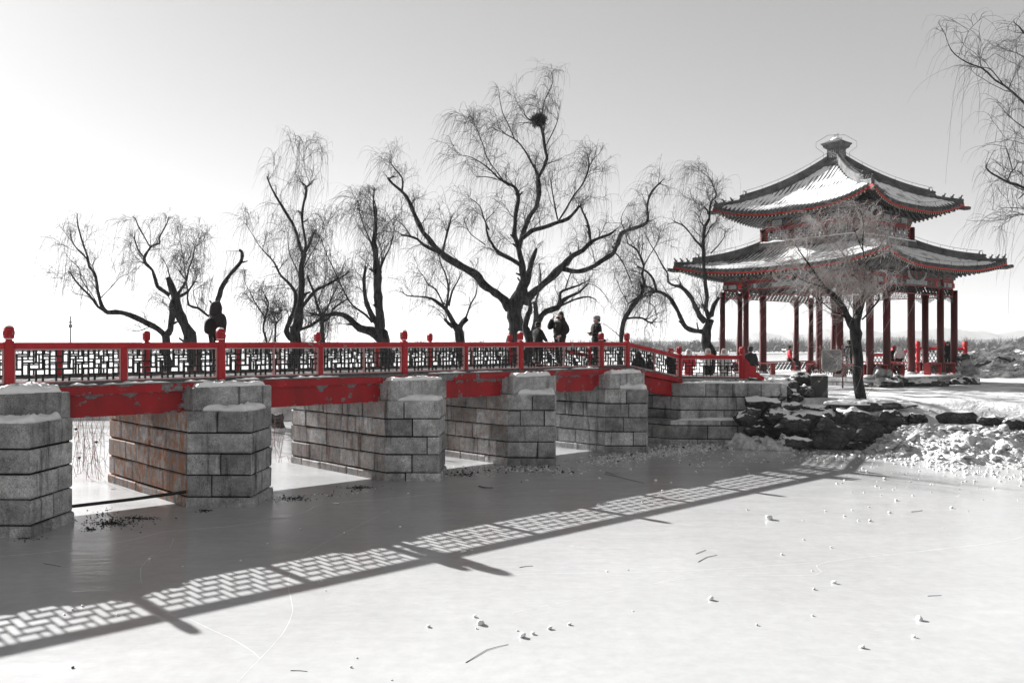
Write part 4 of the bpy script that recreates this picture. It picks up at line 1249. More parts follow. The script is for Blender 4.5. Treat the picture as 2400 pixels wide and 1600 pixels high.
make_tree('broad many limbed bare willow in the middle, the tallest, holding the nest', 44, [
 (2, [(800,1520,92),(800,1440,86),(805,1360,86),(820,1290,78),(838,1230,56)]),
 (2, [(775,1345,52),(740,1300,46),(690,1260,42),(630,1215,40),(590,1160,40),(520,1120,36),(450,1080,36),(405,1045,32),(345,980,30),(300,930,28),(270,860,24),(240,790,22),(215,740,20),(180,705,16),(140,670,14),(115,640,12)]),
 (2, [(118,645,10),(148,627,7)]),
 (2, [(190,705,10),(190,640,8),(150,590,7),(120,545,4)]),
 (2, [(410,1050,24),(360,1030,22),(305,1000,18),(275,970,14),(235,955,12),(185,945,10)]),
 (2, [(408,1045,14),(420,980,12),(440,910,11),(457,850,8)]),
 (2, [(240,955,6),(190,890,5),(140,862,4),(100,900,2)]),
 (2, [(825,1280,50),(840,1190,40),(835,1090,34),(815,1010,28),(800,940,26),(800,860,22),(815,790,22),(820,740,22),(800,690,18),(760,670,16),(710,640,11)]),
 (2, [(712,640,9),(650,580,7),(590,540,5),(540,520,4),(480,515,2)]),
 (2, [(702,645,6),(640,632,5),(590,635,3)]),
 (2, [(840,1240,44),(880,1150,34),(900,1060,26),(915,1020,14)]),
 (2, [(815,1010,28),(850,930,26),(880,850,26),(915,790,26),(930,720,26),(925,650,24),(915,600,20),(905,570,14)]),
 (2, [(925,640,20),(950,590,18),(965,550,17),(975,525,18),(965,480,16),(955,420,16),(945,370,14),(937,340,11)]),
 (2, [(937,340,9),(950,270,6),(960,220,5),(985,170,5),(1005,120,4),(1000,70,3),(1020,50,2)]),
 (2, [(940,348,9),(890,330,7),(860,310,6),(850,285,4)]),
 (2, [(850,1310,60),(900,1260,46),(960,1210,42),(1020,1150,40),(1060,1110,36),(1110,1060,30),(1170,1030,26),(1205,990,22),(1250,965,18),(1310,945,16),(1345,920,12)]),
 (2, [(1210,990,14),(1205,930,13),(1190,870,12),(1165,820,11),(1150,785,9)]),
 (2, [(1060,1130,32),(1140,1145,28),(1210,1125,28),(1270,1085,26),(1330,1045,26),(1355,990,24),(1370,940,22),(1430,915,20),(1490,895,18),(1515,870,16),(1515,800,14),(1530,730,13),(1560,690,11),(1590,660,8)]),
 (2, [(842,965,26),(890,925,24),(960,905,22),(1030,880,22),(1090,860,20),(1125,820,16),(1145,790,13)]),
 (2, [(1035,875,10),(1080,800,9),(1120,730,9),(1160,680,9),(1190,620,8),(1200,560,7),(1195,530,4)]),
 (2, [(1030,865,8),(1015,780,8),(1000,700,7),(990,640,4)]),
 (2, [(835,1115,26),(780,1080,22),(710,1040,18),(680,1000,14),(655,950,12),(645,900,10),(640,875,6)]),
 (2, [(908,590,10),(870,520,9),(830,460,8),(790,425,7),(745,400,6),(725,380,5)]),
 (2, [(800,432,6),(760,340,5),(735,290,5),(720,230,4),(715,190,2)]),
 (2, [(660,920,8),(630,850,7),(610,790,6),(560,750,3)]),
 (2, [(735,650,8),(690,590,6),(650,530,6),(620,440,5),(590,370,4),(560,335,2)]),
 (2, [(1195,590,7),(1215,550,5),(1240,520,3)]),
 (2, [(640,1000,7),(560,940,5),(530,880,4)]),
 (2, [(965,470,7),(1000,400,6),(1030,330,4),(1040,260,2)]),
 (2, [(1340,1040,8),(1380,1090,6),(1420,1180,5),(1440,1240,3)]),
], 19, GW, sub=.9, twig=.95, leader_r=.2)
make_tree('cluster stemmed bare willow close behind the man with the raised arm', 42.5, [
 (2, [(872,1510,46),(860,1440,36),(868,1390,30),(885,1350,25),(880,1300,18)]),
 (2, [(902,1500,38),(915,1430,31),(920,1380,28),(905,1310,20)]),
 (2, [(890,1505,40),(910,1450,38),(935,1400,34),(975,1360,30),(1030,1340,28),(1050,1310,25),(1090,1280,16),(1140,1260,12),(1190,1215,7)]),
 (2, [(1045,1320,20),(1045,1260,14),(1080,1240,12),(1140,1220,10),(1200,1190,5)]),
 (2, [(1045,1330,14),(1100,1305,12),(1140,1290,11),(1200,1280,8),(1240,1300,4)]),
 (2, [(1070,1245,8),(1085,1200,7),(1100,1150,4)]),
 (2, [(1150,1260,7),(1200,1210,5),(1260,1240,4),(1300,1290,3)]),
 (2, [(905,1330,10),(940,1200,8),(930,1100,5)]),
], 20, GW, sub=.9, twig=.5, length=.8, base_len=True)
make_tree('slender bare willow with a hooked low limb, left of the pavilion', 43, [
 (3, [(180,1480,34),(190,1380,36),(205,1290,38),(240,1210,40),(290,1140,38),(340,1090,32),(350,1030,26),(360,990,24),(340,920,20),(355,860,18),(330,790,16),(295,730,14),(235,690,9)]),
 (3, [(215,1262,20),(250,1258,18),(300,1255,18),(345,1260,16),(385,1285,16),(425,1300,11)]),
 (3, [(420,1298,11),(440,1270,10),(460,1255,9),(450,1220,8),(435,1170,8),(400,1140,7),(410,1090,4)]),
 (3, [(320,1098,14),(290,1110,13),(240,1145,12),(220,1110,8),(180,1050,6),(155,970,3)]),
 (3, [(235,690,9),(215,600,6),(180,500,5),(240,380,3)]),
 (3, [(355,860,10),(400,780,7),(450,700,6),(480,600,4)]),
], 21, GW, sub=.95, twig=.9)
make_tree('bare willow with a thick forked trunk directly left of the pavilion', 44.5, [
 (3, [(852,1535,88),(828,1440,86),(828,1350,74),(850,1270,58)]),
 (3, [(800,1362,36),(740,1355,36),(680,1330,38),(650,1270,36),(600,1180,34),(560,1110,30),(510,1070,26),(450,1055,22),(400,1060,18),(360,1080,11)]),
 (3, [(455,1050,20),(430,960,17),(390,910,16),(340,880,16),(305,860,13)]),
 (3, [(445,1055,15),(410,1025,16),(370,1015,9)]),
 (3, [(830,1290,42),(790,1240,40),(750,1170,36),(700,1080,30),(640,1020,26),(590,1010,17),(540,980,14),(540,920,12),(490,840,11),(450,760,9),(400,680,7),(360,600,5)]),
 (3, [(855,1260,40),(830,1190,34),(835,1100,32),(825,1000,30),(815,880,28),(815,760,26),(815,650,26),(825,560,26),(855,500,22),(860,420,16),(880,360,14),(910,320,10),(885,240,9),(860,190,7),(800,140,4),(720,90,2)]),
 (3, [(835,1195,24),(800,1150,19)]),
 (3, [(808,722,18),(760,670,16),(710,610,14),(660,555,12),(610,530,10),(580,515,7)]),
 (3, [(857,480,12),(840,430,12),(815,408,9)]),
 (3, [(820,560,10),(800,535,10),(782,515,7)]),
 (3, [(826,645,10),(860,570,9),(910,520,6)]),
 (3, [(870,760,12),(885,745,10),(930,700,9),(970,640,8),(980,580,5)]),
 (3, [(868,1240,38),(890,1160,34),(925,1100,28)]),
], 22, GW, sub=.75, twig=.95)
# small tree in front of the pavilion, its fine twigs swept to the left
make_tree('small bare tree with a straight dark trunk in front of the pavilion', 28.6, [
 (5, [(1138,962,84),(1125,800,74),(1112,600,76),(1096,450,86),(1082,380,96),(1100,340,80)]),
 (5, [(1066,365,62),(1010,270,44),(960,200,40),(900,130,34)]),
 (6, [(1083,1092,30),(1040,1040,20),(1000,980,14),(930,880,10),(880,810,7),(850,760,4)]),
 (5, [(1110,370,50),(1130,270,40),(1150,200,34),(1165,120,24)]),
 (6, [(1290,1040,22),(1300,1000,16),(1310,900,11),(1290,780,9),(1300,650,7),(1280,540,5),(1260,500,3)]),
 (5, [(1150,345,14),(1190,300,12),(1220,260,13),(1250,230,13),(1275,190,12),(1268,160,8)]),
 (5, [(1030,325,22),(960,300,12),(900,260,9),(830,200,7),(760,150,4)]),
 (6, [(1290,1010,10),(1230,960,8),(1180,850,6),(1100,740,5),(1020,650,3)]),
 (6, [(1300,1000,10),(1340,960,8),(1440,860,6),(1480,780,4)]),
 (6, [(1040,1045,8),(930,1010,6),(820,960,4)]),
 (6, [(1290,800,6),(1250,700,5),(1200,600,3)]),
 (6, [(1310,900,7),(1390,800,5),(1450,700,3)]),
], 23, 'bare trees on the near bank', base_z=1.42, wind=(-.75,0,-.05), sub=1.45, twig=1.5, length=.85, mats=(m_bark, m_twig_pale), hang=.75, cat='tree', name='bare_tree', veil=0, leader_r=.12, strand_r=.75)
# tree at the right border: only its limbs reach into the picture
make_tree('bare willow reaching in from beyond the right edge of the picture', 24, [
 (4, [(1010,1900,120),(990,1600,110),(970,1300,100),(960,1000,90),(950,760,60),(920,560,40),(900,300,22)]),
 (4, [(945,800,30),(800,690,20),(686,590,14),(620,530,12),(570,490,11),(520,460,10),(480,420,9),(440,390,8),(370,365,7),(310,330,6),(270,290,5),(250,250,4),(235,205,3),(215,165,2)]),
 (4, [(572,490,7),(530,440,6),(490,395,5),(445,388,3)]),
 (4, [(955,1200,40),(800,1130,20),(686,1080,15),(640,1060,14),(590,1045,13),(545,1020,12),(500,995,11),(470,965,9),(475,935,5)]),
 (4, [(590,1043,8),(610,990,7),(635,965,6),(655,920,4)]),
 (4, [(620,975,7),(600,900,6),(580,840,4)]),
 (4, [(925,560,18),(800,320,11),(686,190,8),(660,155,7),(622,125,4)]),
 (4, [(720,1090,9),(690,1020,6),(650,980,5)]),
 (4, [(955,1000,22),(830,860,12),(720,760,8),(640,700,5),(590,660,3)]),
 (4, [(960,1300,24),(850,1260,14),(740,1240,9),(660,1230,6),(600,1250,3)]),
 (4, [(950,760,18),(830,560,10),(740,420,7),(690,330,5),(600,290,3)]),
], 24, 'bare trees on the near bank', base_z=.75, wind=(-.15,0,0), veil=.15, sub=.75, twig=.85, length=.85, hang=1.0, leader_r=.07, strand_r=.62, spread=.5)

# magpie nest in the tallest willow
nm = W(860 + 928/2.306, 140 + 328/2.306, 44)
rng = np.random.default_rng(5)
n = 420; dv = unit(rng.normal(0, 1, (n, 3))); pos = dv*np.array([.34,.34,.22])*rng.uniform(.3, 1.05, (n, 1)); tg = unit(np.cross(dv, rng.normal(0, 1, (n, 3))))
P = np.stack([pos - tg*rng.uniform(.1,.42,(n,1)), pos, pos + tg*rng.uniform(.1,.42,(n,1))], 1); V, F = tubes_np(P, np.full((n, 3), .012), 3)
# hang the nest on the limb that carries it
o = link('bird_nest', raw_mesh('bird_nest', V, F, m_bark), None, nm)
tag(o, 'round dark nest of sticks high in the tallest willow', 'nest')
# ------------------------------------------------------------------ people
m_skin = simple('skin', (.42,.30,.26), (.36,.25,.22), 9, .6, .3)
m_black = simple('black_cloth', g(.012), g(.022), 6, .85, .2, .4, 22)
m_dark = simple('charcoal_cloth', g(.035), g(.02), 6, .9, .2, .4, 22)
m_greyc = simple('grey_knit', g(.30), g(.16), 30, .95, .1, .6, 60)
m_white_c = simple('white_cloth', g(.62), g(.45), 8, .9, .1, .4, 18)
m_cream = simple('cream_fur', g(.70), g(.42), 26, .95, .1, .8, 50)
m_pinkred = simple('red_cloth', (.50,.045,.06), (.32,.02,.03), 6, .85, .2, .4, 22)
m_orange = simple('orange_cloth', (.75,.13,.04), (.6,.08,.03), 6, .85, .2)
m_hair = simple('dark_hair', g(.012), g(.02), 40, .6, .3)
m_strap = simple('pale_strap', g(.55), g(.4), 20, .7, .2)
m_eye = simple('eye', g(.01), g(.01), 20, .3, .5)
to_apply = []
def skin(name, js, ed, mat, parent, sub=1):
    """js: {key: (x, y, z, r)}, first key is the root"""
    keys = list(js); me = D.meshes.new(name)
    me.from_pydata([js[k][:3] for k in keys], [(keys.index(a), keys.index(b)) for a, b in ed], []); me.update()
    me.materials.append(mat)
    o = link(name, me, parent)
    o.modifiers.new('Skin', 'SKIN'); sv = me.skin_vertices[0].data
    for i, k in enumerate(keys):
        r_ = js[k][3:]; sv[i].radius = (r_[0], r_[1] if len(r_) > 1 else r_[0]); sv[i].use_root = i == 0
    s = o.modifiers.new('Sub', 'SUBSURF'); s.levels = sub; s.render_levels = sub
    to_apply.append(o); return o
def person(label, loc, h, face, jacket, trousers, arms=None, hat=None, hood=None, hair=True, seated=False, long_coat=False, group=None, sub=1, bulk=1.0, fingers=False, mask=False, lean=0.0):
    t = thing('person', label, 'person', loc, face, group)
    k = h/1.72
    A = {'L': ((.25,.03,1.15), (.26,-.07,.92)), 'R': ((-.25,.03,1.15), (-.26,-.07,.92))}
    if arms: A.update(arms)
    def S(d): return {q: (v[0]*k, (v[1] - lean*max(0, v[2]-.9))*k, v[2]*k, *[x*k for x in v[3:]]) for q, v in d.items()}
    leg = ({'hipL': (.095,0,.90,.10), 'kneeL': (.11,-.03,.50,.065), 'ankL': (.11,.02,.10,.045), 'toeL': (.12,-.13,.035,.035),
            'hipR': (-.095,0,.90,.10), 'kneeR': (-.10,-.01,.50,.065), 'ankR': (-.10,.04,.10,.045), 'toeR': (-.11,-.11,.035,.035)} if not seated else
           {'hipL': (.095,0,.90,.10), 'kneeL': (.12,-.42,.90,.065), 'ankL': (.12,-.42,.50,.045), 'toeL': (.13,-.56,.44,.035),
            'hipR': (-.095,0,.90,.10), 'kneeR': (-.11,-.42,.90,.065), 'ankR': (-.11,-.42,.50,.045), 'toeR': (-.12,-.56,.44,.035)})
    js = {'pel': (0,0,.95,.13,.10), 'wst': (0,0,1.10,.125,.09), 'chs': (0,0,1.30,.145,.10), 'nkb': (0,.01,1.44,.065), 'nck': (0,.0,1.50,.052),
          'jaw': (0,-.025,1.56,.085,.092), 'hed': (0,-.005,1.64,.104,.114), 'top': (0,.0,1.70,.08,.085), 'nos': (0,-.125,1.60,.016),
          'earL': (.086,.0,1.61,.016), 'earR': (-.086,.0,1.61,.016),
          'shL': (.18,.01,1.40,.065), 'elL': (*A['L'][0],.045), 'wrL': (*A['L'][1],.032), 'shR': (-.18,.01,1.40,.065), 'elR': (*A['R'][0],.045), 'wrR': (*A['R'][1],.032), **leg}
    ed = [('pel','wst'),('wst','chs'),('chs','nkb'),('nkb','nck'),('nck','jaw'),('jaw','hed'),('hed','top'),('jaw','nos'),('hed','earL'),('hed','earR'),
          ('chs','shL'),('shL','elL'),('elL','wrL'),('chs','shR'),('shR','elR'),('elR','wrR'),
          ('pel','hipL'),('hipL','kneeL'),('kneeL','ankL'),('ankL','toeL'),('pel','hipR'),('hipR','kneeR'),('kneeR','ankR'),('ankR','toeR')]
    for s_ in 'LR':                       # palm and five fingers
        e, w = Vector(A[s_][0]), Vector(A[s_][1]); d = (w-e).normalized(); sd_ = d.cross(Vector((0,1,0)) if abs(d.y) < .8 else Vector((0,0,1))).normalized(); cu = d.cross(sd_)
        js['pm'+s_] = (*(w + d*.07), .036, .022); ed.append(('wr'+s_, 'pm'+s_))
        for i, (off, ln) in enumerate(((-.03,.07),(-.01,.085),(.01,.08),(.028,.062))):
            a = w + d*.105 + sd_*off; b = a + d*ln + cu*.02
            js[f'f{i}{s_}'] = (*a, .010); js[f'g{i}{s_}'] = (*b, .008); ed += [('pm'+s_, f'f{i}{s_}'), (f'f{i}{s_}', f'g{i}{s_}')]
        a = w + d*.05 - sd_*.045 + cu*.01; b = a + d*.045 - sd_*.012
        js['t0'+s_] = (*a, .011); js['t1'+s_] = (*b, .009); ed += [('pm'+s_, 't0'+s_), ('t0'+s_, 't1'+s_)]
    skin('body', S(js), ed, m_skin, t, sub)
    # jacket
    b = .035*bulk
    lo = (0,0,.92,.155+b,.13+b) if not long_coat else (0,0.01,.80,.17+b,.15+b)
    jk = {'pel': lo, 'wst': (0,0,1.10,.15+b,.115+b), 'chs': (0,.005,1.30,.165+b,.12+b), 'nkb': (0,.012,1.445,.085+b*.6), 'col': (0,.012,1.53,.092+b*.3),
          'shL': (.19,.01,1.39,.075+b*.6), 'elL': (*A['L'][0],.062+b*.5), 'wrL': (*A['L'][1],.048+b*.3), 'shR': (-.19,.01,1.39,.075+b*.6), 'elR': (*A['R'][0],.062+b*.5), 'wrR': (*A['R'][1],.048+b*.3)}
    je = [('pel','wst'),('wst','chs'),('chs','nkb'),('nkb','col'),('chs','shL'),('shL','elL'),('elL','wrL'),('chs','shR'),('shR','elR'),('elR','wrR')]
    if long_coat: jk['hem'] = (0,.02,.48,.20+b,.17+b); je.append(('pel','hem'))
    skin('coat' if long_coat else 'jacket', S(jk), je, jacket, t, sub)
    tr = {'pel': (0,0,.93,.14,.12)}
    tr.update({q: (*v[:3], v[3] + .02) for q, v in leg.items() if not q.startswith('toe')})
    skin('trousers', S(tr), [('pel','hipL'),('hipL','kneeL'),('kneeL','ankL'),('pel','hipR'),('hipR','kneeR'),('kneeR','ankR')], trousers, t, sub)
    for s_ in 'LR':
        a, to = leg['ank'+s_], leg['toe'+s_]
        skin('shoe', S({'a': (a[0], a[1]+.02, a[2]-.02, .055), 'm': ((a[0]+to[0])/2, (a[1]+to[1])/2, to[2]+.02, .052), 't': (to[0], to[1]-.03, to[2]+.005, .042)}), [('a','m'),('m','t')], m_dark, t, 1)
    if hood: skin('hood', S({'a': (0,.03,1.42,.21,.15), 'b': (0,.04,1.51,.165,.145), 'c': (0,.03,1.61,.155,.145), 'd': (0,.025,1.70,.135,.13), 'e': (0,.04,1.765,.08)}), [('a','b'),('b','c'),('c','d'),('d','e')], hood, t, sub)
    if hat: 
        ht = skin('hat', S({'c': (0,.018,1.62,.138,.142), 'd': (0,.015,1.72,.138,.14), 'e': (0,.015,1.79,.095)}), [('c','d'),('d','e')], hat, t, sub)
    if hair and not hood: skin('hair', S({'a': (0,.055,1.53,.10,.075), 'b': (0,.05,1.60,.118,.09), 'c': (0,.03,1.68,.122,.115), 'd': (0,-.03,1.74,.095,.085)}), [('a','b'),('b','c'),('c','d')], m_hair, t, sub)
    for sx in (-1, 1):
        m = MB(); m.lathe([(.001,-.011),(.009,-.006),(.011,0),(.009,.006),(.001,.011)], n=8)
        m.v = [(a*k + sx*.032*k, b_*k - .083*k - lean*.7*k, c*k + 1.635*k) for a, b_, c in m.v]; m.build('eye', m_eye, t, True)
    if mask: skin('face_mask', S({'a': (0,-.07,1.605,.105,.095), 'b': (0,-.06,1.52,.10,.09)}), [('a','b')], mask, t, 1)
    t['k'] = k
    return t
def pack(t, k, mat):
    o = skin('backpack', {'a': (0,.18*k,.98*k,.17*k,.12*k), 'b': (0,.18*k,1.20*k,.18*k,.14*k), 'c': (0,.16*k,1.40*k,.15*k,.09*k)}, [('a','b'),('b','c')], mat, t)
    for sx in (-1, 1):
        m = MB(); m.tube([(sx*.13*k,.16*k,1.43*k), (sx*.15*k,.04*k,1.505*k), (sx*.16*k,-.13*k,1.36*k), (sx*.19*k,-.05*k,1.12*k), (sx*.15*k,.16*k,1.02*k)], .017, 5); m.build('strap', m_dark, t)
    m = MB(); m.tube([(-.10*k,.295*k,1.38*k), (-.05*k,.325*k,1.30*k), (-.08*k,.335*k,1.2*k)], .008, 4); m.tube([(.06*k,.29*k,1.40*k), (.02*k,.32*k,1.32*k)], .008, 4); m.build('pack_cord', m_strap, o)

away_u = math.atan2(UX, -UY)           # heading along the bridge (local -Y -> U)
hd = lambda deg: rad(deg)
p = B(4.30, .75, 2.545); t = person('person in a dark hooded jacket with a backpack walking away along the bridge', p, 1.70, away_u, m_dark, m_black, hood=m_dark, bulk=2.1, sub=2,
        arms={'L': ((.33,.05,1.15), (.13,.0,1.05)), 'R': ((-.33,.05,1.15), (-.13,.0,1.05))})
pack(t, 1.70/1.72, m_black)
p = B(16.35, 1.55, 2.61); t = person('man in a thick black jacket and mask raising one hand to his brow', p, 1.78, hd(-50), m_black, m_dark, bulk=2.3, sub=2, mask=m_black,
        arms={'R': ((-.38,-.14,1.24), (-.12,-.20,1.52)), 'L': ((.30,.05,1.14), (.20,-.16,.98))})
skin('fur_collar', {'a': (-.15,.03,1.53,.07), 'b': (0,.13,1.57,.11), 'c': (.15,.03,1.53,.07)}, [('a','b'),('b','c')], m_dark, t)
skin('scarf', {'a': (-.05,-.13,1.42,.035), 'b': (-.03,-.15,1.28,.03)}, [('a','b')], m_greyc, t)
p = B(15.55, 1.75, 2.61); person('child in a black jacket and round dark cap facing the man with the raised hand', p, 1.42, hd(130), m_black, m_black, hat=m_black, bulk=1.5, sub=2,
        arms={'L': ((.27,-.04,1.16), (.22,-.25,1.02)), 'R': ((-.27,-.04,1.16), (-.22,-.25,1.02))})
p = B(17.55, 1.0, 2.615); t = person('woman in a black coat and grey pompom hat at the bend of the bridge', p, 1.64, hd(-75), m_black, m_black, hat=m_greyc, long_coat=True, bulk=1.1, sub=2,
        arms={'L': ((.24,.04,1.14), (.12,-.22,1.10)), 'R': ((-.26,.0,1.13), (-.10,-.24,1.16))})
kk = 1.64/1.72
skin('pompom', {'a': (0,.02,1.80*kk+.035,.045), 'b': (0,.02,1.80*kk+.07,.04)}, [('a','b')], m_greyc, t)
skin('hat_flap', {'a': (.09,0,1.62*kk,.03), 'b': (.085,.01,1.50*kk,.02)}, [('a','b')], m_greyc, t)
skin('hat_flap', {'a': (-.09,0,1.62*kk,.03), 'b': (-.085,.01,1.50*kk,.02)}, [('a','b')], m_greyc, t)
skin('scarf', {'a': (0,-.11,1.47*kk,.05), 'b': (-.03,-.17,1.36*kk,.05), 'c': (-.03,-.18,1.2*kk,.035)}, [('a','b'),('b','c')], m_white_c, t)
skin('handbag', {'a': (.20,.10,.92*kk,.07), 'b': (.20,.26,.90*kk,.05)}, [('a','b')], m_black, t)

def at_px(px, Y, z): return ((px-1200)/2000*Y, Y, z)
GP = 'people beyond the end of the bridge'
def gz(px, Y): return land((px-1200)/2000*Y, Y) + .02
person('person in a dark coat with a pointed hood behind the sloping balustrade', at_px(1497, 36.5, gz(1497, 36.5)), 1.80, hd(150), m_black, m_black, hood=m_black, bulk=1.6, group=GP)
person('person in charcoal clothes beside the pointed hood, behind the sloping balustrade', at_px(1523, 35.6, gz(1523, 35.6)), 1.58, hd(60), m_dark, m_black, hat=m_black, bulk=1.4, group=GP)
Y = 34.6; person('person in black with a red cap, partly hidden by the post ending the slope', at_px(1573, Y, 1.62), 1.54, hd(40), m_black, m_black, hat=m_pinkred, group=GP)
Y = 33.2; person('person in a long red coat with a pale fur hood behind the last lattice panel', at_px(1614, Y, 1.70), 1.46, hd(-15), m_pinkred, m_pinkred, hood=m_cream, long_coat=True, group=GP)
Y = 33.8; t = person('person in a white fluffy hat with arms spread and an orange cloth at the chest', at_px(1660, Y, 1.68), 1.50, hd(10), m_cream, m_black, hood=m_cream, group=GP,
       arms={'L': ((.36,-.06,1.26), (.58,-.14,1.40)), 'R': ((-.36,-.06,1.26), (-.58,-.14,1.40))})
skin('sash', {'a': (-.16,-.15,1.26,.05), 'b': (.16,-.15,1.26,.05)}, [('a','b')], m_orange, t)
Y = 33.4; person('person in a white hooded coat left of the end scroll of the balustrade', at_px(1697, Y, 1.68), 1.50, hd(-30), m_white_c, m_black, hood=m_cream, long_coat=True, group=GP)
Y = 34.0; person('person in a dark jacket and cap seen from behind, right of the end scroll', at_px(1759, Y, 1.66), 1.58, hd(165), m_dark, m_black, hat=m_dark, bulk=1.4, group=GP)
GV = 'visitors inside the pavilion'
t = person('person with a backpack standing in the pavilion between the sign and the tree', at_px(1990, 43.6, 1.90), 1.66, hd(150), m_black, m_black, hat=m_black, group=GV); pack(t, .96, m_dark)
def seat(label, px, Y, mats, face, **kw): return person(label, at_px(px, Y, 1.90 + .62 - .80*.9), 1.50, hd(face), mats[0], mats[1], seated=True, group=GV, **kw)
seat('person in a white hooded coat sitting on the far bench of the pavilion', 2108, 46.2, (m_white_c, m_dark), 170, hood=m_white_c, bulk=1.6)
seat('person in black with a red hat sitting just left of the white hooded one', 2096, 46.6, (m_black, m_black), 160, hat=m_pinkred)
seat('child in dark red sitting by a rear column at the left of the pavilion', 1851, 46.4, (m_pinkred, m_black), 90, hat=m_black)
person('person in black with a red collar standing between the two rightmost columns', at_px(2221, 45.2, 1.90), 1.62, hd(-30), m_black, m_black, hood=m_black, group=GV)

# ------------------------------------------------------------------ rocks along the near bank
V6 = (1700, 840, 3.36)
def ico(sub):
    bm = bmesh.new(); bmesh.ops.create_icosphere(bm, subdivisions=sub, radius=1.0)
    V = np.array([v.co[:] for v in bm.verts]); F = np.array([[v.index for v in f.verts] for f in bm.faces]); bm.free(); return V, F
ICO3, ICO4, ICO1 = ico(3), ico(4), ico(1)
def rock_mesh(sx, sy, sz, seed, mat, name='rock', cuts=9, rough=.16, base=ICO4):
    rng = np.random.default_rng(seed); V = base[0].copy()
    for _ in range(cuts + 5):
        n = unit(rng.normal(0, 1, 3)*np.array([1,1,.8])); d = rng.uniform(.52, .88)
        k = V @ n - d; V = V - np.outer(np.maximum(k, 0)*.93, n)
    V = V*np.array([sx, sy, sz])
    s = 1/max(.3, (sx*sy*sz)**(1/3))
    o = rng.uniform(0, 90)
    N_ = unit(V/np.array([sx, sy, sz])**2)
    q = np.array([fbm(*(v*1.4*s + o), 5) if False else mnoise.fractal(Vector(v*1.5*s + o), 1.0, 2.1, 5) for v in V])
    q2 = np.array([abs(mnoise.fractal(Vector((v[0]*3.2*s + o, v[1]*3.2*s, v[2]*5.0*s)), .9, 2.1, 4)) for v in V])
    V = V + N_*(q*1.5 - q2*.8 + .2)[:, None]*rough*min(sx, sy, sz)
    return raw_mesh(name, V, base[1], mat, False)
def rock(x0, y0, x1, y1, Y, label, seed, view=V6, mat=None, depth=.8, cat='rock', flat=False, rough=.2):
    ox, oy, sc = view
    a, b = W(ox + x0/sc, oy + y0/sc, Y), W(ox + x1/sc, oy + y1/sc, Y)
    sx, sz = abs(b.x-a.x)/2*1.22, abs(a.z-b.z)/2*1.26
    c = (a+b)/2; sy = max(.25, sx*depth)
    o = link('garden_rock', rock_mesh(sx, sy, sz, seed, mat or m_rock, rough=rough), None, (c.x, c.y + sy*.35, c.z), (0, 0, 0))
    return tag(o, label, cat, 'rocks of the near bank')
rock(120, 150, 560, 400, 29.4, 'big sloping boulder under snow beside the end of the wing wall', 1)
rock(515, 118, 705, 225, 30.0, 'rounded dark rock with a white rim, left behind the grey box', 2)
rock(590, 215, 705, 310, 29.3, 'small dark rock touching the left side of the grey box', 3)
rock(450, 262, 630, 368, 29.0, 'wedge of dark rock lying below left of the grey box', 4)
rock(130, 318, 450, 415, 28.4, 'broad dark rock with thin snow just under the big sloping boulder', 5)
rock(95, 395, 300, 520, 28.1, 'dark rock butting against the bench of the wing wall', 6)
rock(275, 405, 500, 520, 28.0, 'squat dark rock with a snow patch, second from the wing wall', 7)
rock(430, 345, 600, 445, 28.2, 'dark rock poking out of the snow above the squat rocks', 8)
rock(585, 368, 850, 440, 28.2, 'low dark slab below the foot of the grey box', 9)
rock(905, 345, 1500, 425, 27.9, 'long flat dark slab lying just below the foot of the bare tree', 10, depth=.35, rough=.12)
rock(360, 430, 740, 640, 27.7, 'wide craggy rock in the lower wall of the bank', 11, depth=.6)
rock(560, 420, 1010, 560, 27.9, 'cracked dark rock under the snow strip in the middle of the bank', 12, depth=.6)
rock(680, 500, 990, 730, 27.15, 'boulder wearing a star shaped snow patch at the foot of the bank', 13, depth=.7)
rock(900, 415, 1330, 730, 27.4, 'largest dark boulder of the bank with a pale tilted facet', 14, depth=.6, rough=.26)
rock(1230, 422, 1460, 600, 27.2, 'snow streaked boulder at the right end of the dark rock wall', 15)
rock(1440, 430, 1600, 515, 27.2, 'small dark rock half sunk in snow right of the rock wall', 16)
rock(1690, 425, 2060, 530, 26.6, 'dark ledge of rock above the heap of broken ice', 17, depth=.4, rough=.12)
rock(2020, 455, 2260, 540, 26.0, 'dark rock continuing the ledge to the right above the ice heap', 18, depth=.5)
rock(2160, 478, 2420, 610, 25.4, 'dark rock cut off by the right edge above the ice heap', 19, depth=.5)
rock(415, 632, 700, 725, 27.0, 'low dark rock with snow lying on the ice below the bank', 20)
rock(150, 500, 420, 645, 28.2, 'dark rock in the corner between wing wall and snow mound', 21, depth=.6)
rock(980, 640, 1260, 735, 27.0, 'undercut dark rock at the lowest edge of the bank', 22, depth=.5)
V5 = (1660, 640, 3.1784)
rock(1208, 706, 1366, 788, 38.2, 'pale rounded garden rock at the pavilion step', 31, V5, m_rock_pale, rough=.3)
rock(1180, 795, 1480, 880, 37.4, 'low dark rockery below the pale rock at the pavilion', 32, V5, depth=.4)
rock(1330, 770, 1500, 850, 37.9, 'dark lump of rockery right of the pale garden rock', 33, V5)
rock(1500, 800, 1800, 880, 38.0, 'long dark rockery along the foot of the pavilion platform', 34, V5, depth=.35)
rock(1862, 655, 2015, 765, 40.5, 'pale hollow rock at the right corner of the pavilion', 35, V5, m_rock_pale, rough=.3)
rock(1780, 780, 2020, 880, 40.0, 'dark rockery under the pale hollow rock', 36, V5, depth=.5)
rock(1865, 610, 1965, 665, 42.5, 'dark rock capped with snow behind the pale hollow rock', 37, V5)
V0 = (0, 0, 1.0)
rock(628, 968, 668, 1000, 33.5, 'dark rock seen through the gap right of the rust stained pier', 38, V0)

